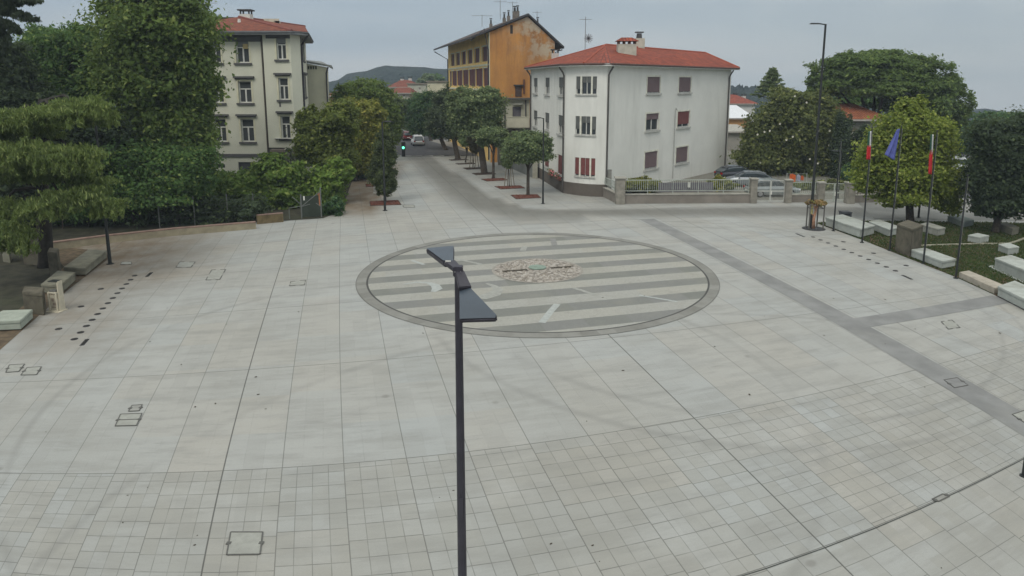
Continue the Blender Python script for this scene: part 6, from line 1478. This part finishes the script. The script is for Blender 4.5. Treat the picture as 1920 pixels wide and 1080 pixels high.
# sapling in its cage
def sapling():
    P = G(1525.5, 429); root = thing('staked_sapling', 'cut back sapling with pinkish stem inside a round cage of grey posts', 'sapling', P); k = P.y / F; zt = zat(381, P.y)
    mb = MB(); mb.disc((0, 0, .004), 21 * k, 32, .03); g_ = mb.build('tree_grate', plain('dark_grate', (.05, .05, .055), .7), root)
    mb = MB()
    for r in (8, 13, 18): mb.tube([(r * k * math.cos(a * .2618), r * k * math.sin(a * .2618), .036) for a in range(25)], .012, 5, False)
    mb.build('grate_ring', BLACKM, g_)
    for x, y in ((-13.5, -8), (14, -7), (-10, 9), (11, 10)):
        mb = MB(); mb.tube([(x * k, y * k * 1.2, 0), (x * k, y * k * 1.2, zt)], .045, 8); mb.build('cage_post', plain('grey_post', (.12, .115, .105), .8), root)
    mb = MB()
    for z in (zt * .97, zt * .82): mb.tube([(x * k, y * k * 1.2, z) for x, y in ((-13.5, -8), (14, -7), (11, 10), (-10, 9), (-13.5, -8))], .03, 6)
    mb.build('cage_rail', plain('grey_post', (.12, .115, .105)), root)
    mb = MB(); mb.tube([(-.02, 0, 0), (-.04, 0, zt * .4), (.06, 0, zt * .75), (.1, 0, zt * 1.02)], [.12, .09, .075, .05], 10); mb.tube([(.05, 0, zt * .7), (-.14, -.05, zt * 1.0)], [.07, .04], 8); mb.tube([(-.03, 0, zt * .5), (-.28, -.05, zt * .62)], [.06, .03], 8); mb.tube([(.06, 0, zt * .75), (.3, .05, zt * 1.02)], [.06, .03], 8); mb.build('stem', WOODP, root, smooth=True)
    mb = MB(); mb.beam((-.28, -.1, zt * .6), (-.28, -.1, zt * .95), .16, .04); mb.build('tie_board', plain('yellow_tie', (.38, .34, .14)), root)
    lo = [((0, 0, zt * 1.02), (.45, .4, .22)), ((.35, 0, zt * .98), (.3, .3, .2)), ((-.3, 0, zt * 1.0), (.25, .3, .15))]; leaf_mesh('dry_leaves', lo, 520, .13, leafmat('dry_brown_leaves', (0.11, 0.075, 0.035), (.18, .12, .055), (.09, .09, .03), .2), root, None, seed=31)
sapling()
# far treeline and hills
def hill(name, prof, Y, mat, back=500, dep=260, zb=-90):
    xs = [p[0] for p in prof]; mb = MB(); N = 150; V = []
    X = np.linspace(xs[0], xs[-1], N); Yp = np.interp(X, xs, [p[1] for p in prof]); rg = np.random.default_rng(4)
    nz = np.convolve(rg.normal(size=N + 8), np.ones(3) / 3, 'same')[:N]
    rows = 9
    for j in range(rows):
        t = j / (rows - 1)
        for i in range(N):
            c = D(X[i], Yp[i], Y); z = c.z + nz[i] * Y / F * 2.2; q = math.sin(min(1, t * 1.25) * math.pi / 2) if t <= .8 else 1 - (t - .8) * 1.2
            y = Y - dep + t / .8 * dep; V.append((c.x * (y / Y), y, zb + (z - zb) * q + (rg.normal() * Y / F * 1.2 if 0 < j < 7 else 0)))
    f = [[j * N + i, j * N + i + 1, (j + 1) * N + i + 1, (j + 1) * N + i] for j in range(rows - 1) for i in range(N - 1)]
    mb.add(V, f); return tag(mb.build(name, mat, smooth=True), kind='structure')
g = NG('wooded_hill'); n_ = g.noise(g.coord(), .12, 5, .65); g.bump(n_, 1, 6); HILLM = g.done(g.mix(g.ss(n_, .35, .65), (.009, .021, .024), (.024, .042, .038)), .95)  # bluish tint of the distant air is mixed into the hill colour
hill('hill', [(-400, 250), (0, 215), (300, 185), (560, 160), (600, 157), (650, 140), (700, 128), (740, 125), (790, 124), (835, 127), (900, 130), (1000, 138), (1100, 148), (1300, 160), (1420, 168), (1500, 174), (1600, 182), (1700, 192), (1808, 203), (1860, 206), (1920, 212), (2300, 235)], 400, HILLM, dep=110, zb=-60)
hill('wooded_rise', [(1330, 175), (1360, 160), (1385, 158), (1410, 161), (1430, 160), (1460, 168), (1500, 176), (1560, 186), (1640, 196), (1700, 215)], 300, HILLM, dep=90, zb=-40)
def far_trees():
    rg = random.Random(12); i = 0
    for x, y, r, Y in ((700, 188, 22, 130), (722, 178, 16, 150), (760, 178, 14, 200), (800, 150, 16, 230), (815, 148, 14, 240), (785, 186, 14, 140), (830, 190, 16, 135)):
        i += 1; tree(['pale green tree crown in the distance left of the red roofed house', 'distant tree touching the left end of the wide red roof', 'distant small tree directly before the far cream house', 'distant tree rising behind the grey cream block', 'distant tree rising behind the plain cream block', 'distant crown below the grey cream block', 'distant crown below the plain cream block by the ochre house'][i - 1], (x, 250), [(x, y, r, r * .8), (x + r * .6, y + r * .5, r * .8, r * .7), (x - r * .5, y + r * .7, r * .8, r * .8), (x, y + r * 1.6, r, r)], 1800, 4.5, M_MID if i % 2 else M_GREY, .2, Y=Y, group='distant trees')
far_trees()

# the air over the town
mb = MB(); mb.box((0, 520, -10), (2600, 1300, 300))
hz = mb.build('haze', None)
hm = bpy.data.materials.new('haze_air'); hm.use_nodes = True; t_ = hm.node_tree; t_.nodes.remove(t_.nodes['Principled BSDF'])
pv = t_.nodes.new('ShaderNodeVolumePrincipled'); pv.inputs['Color'].default_value = (.66, .78, .92, 1); pv.inputs['Density'].default_value = .0006
t_.links.new(pv.outputs[0], t_.nodes['Material Output'].inputs['Volume'])
hz.data.materials.clear(); hz.data.materials.append(hm); tag(hz, kind='stuff')
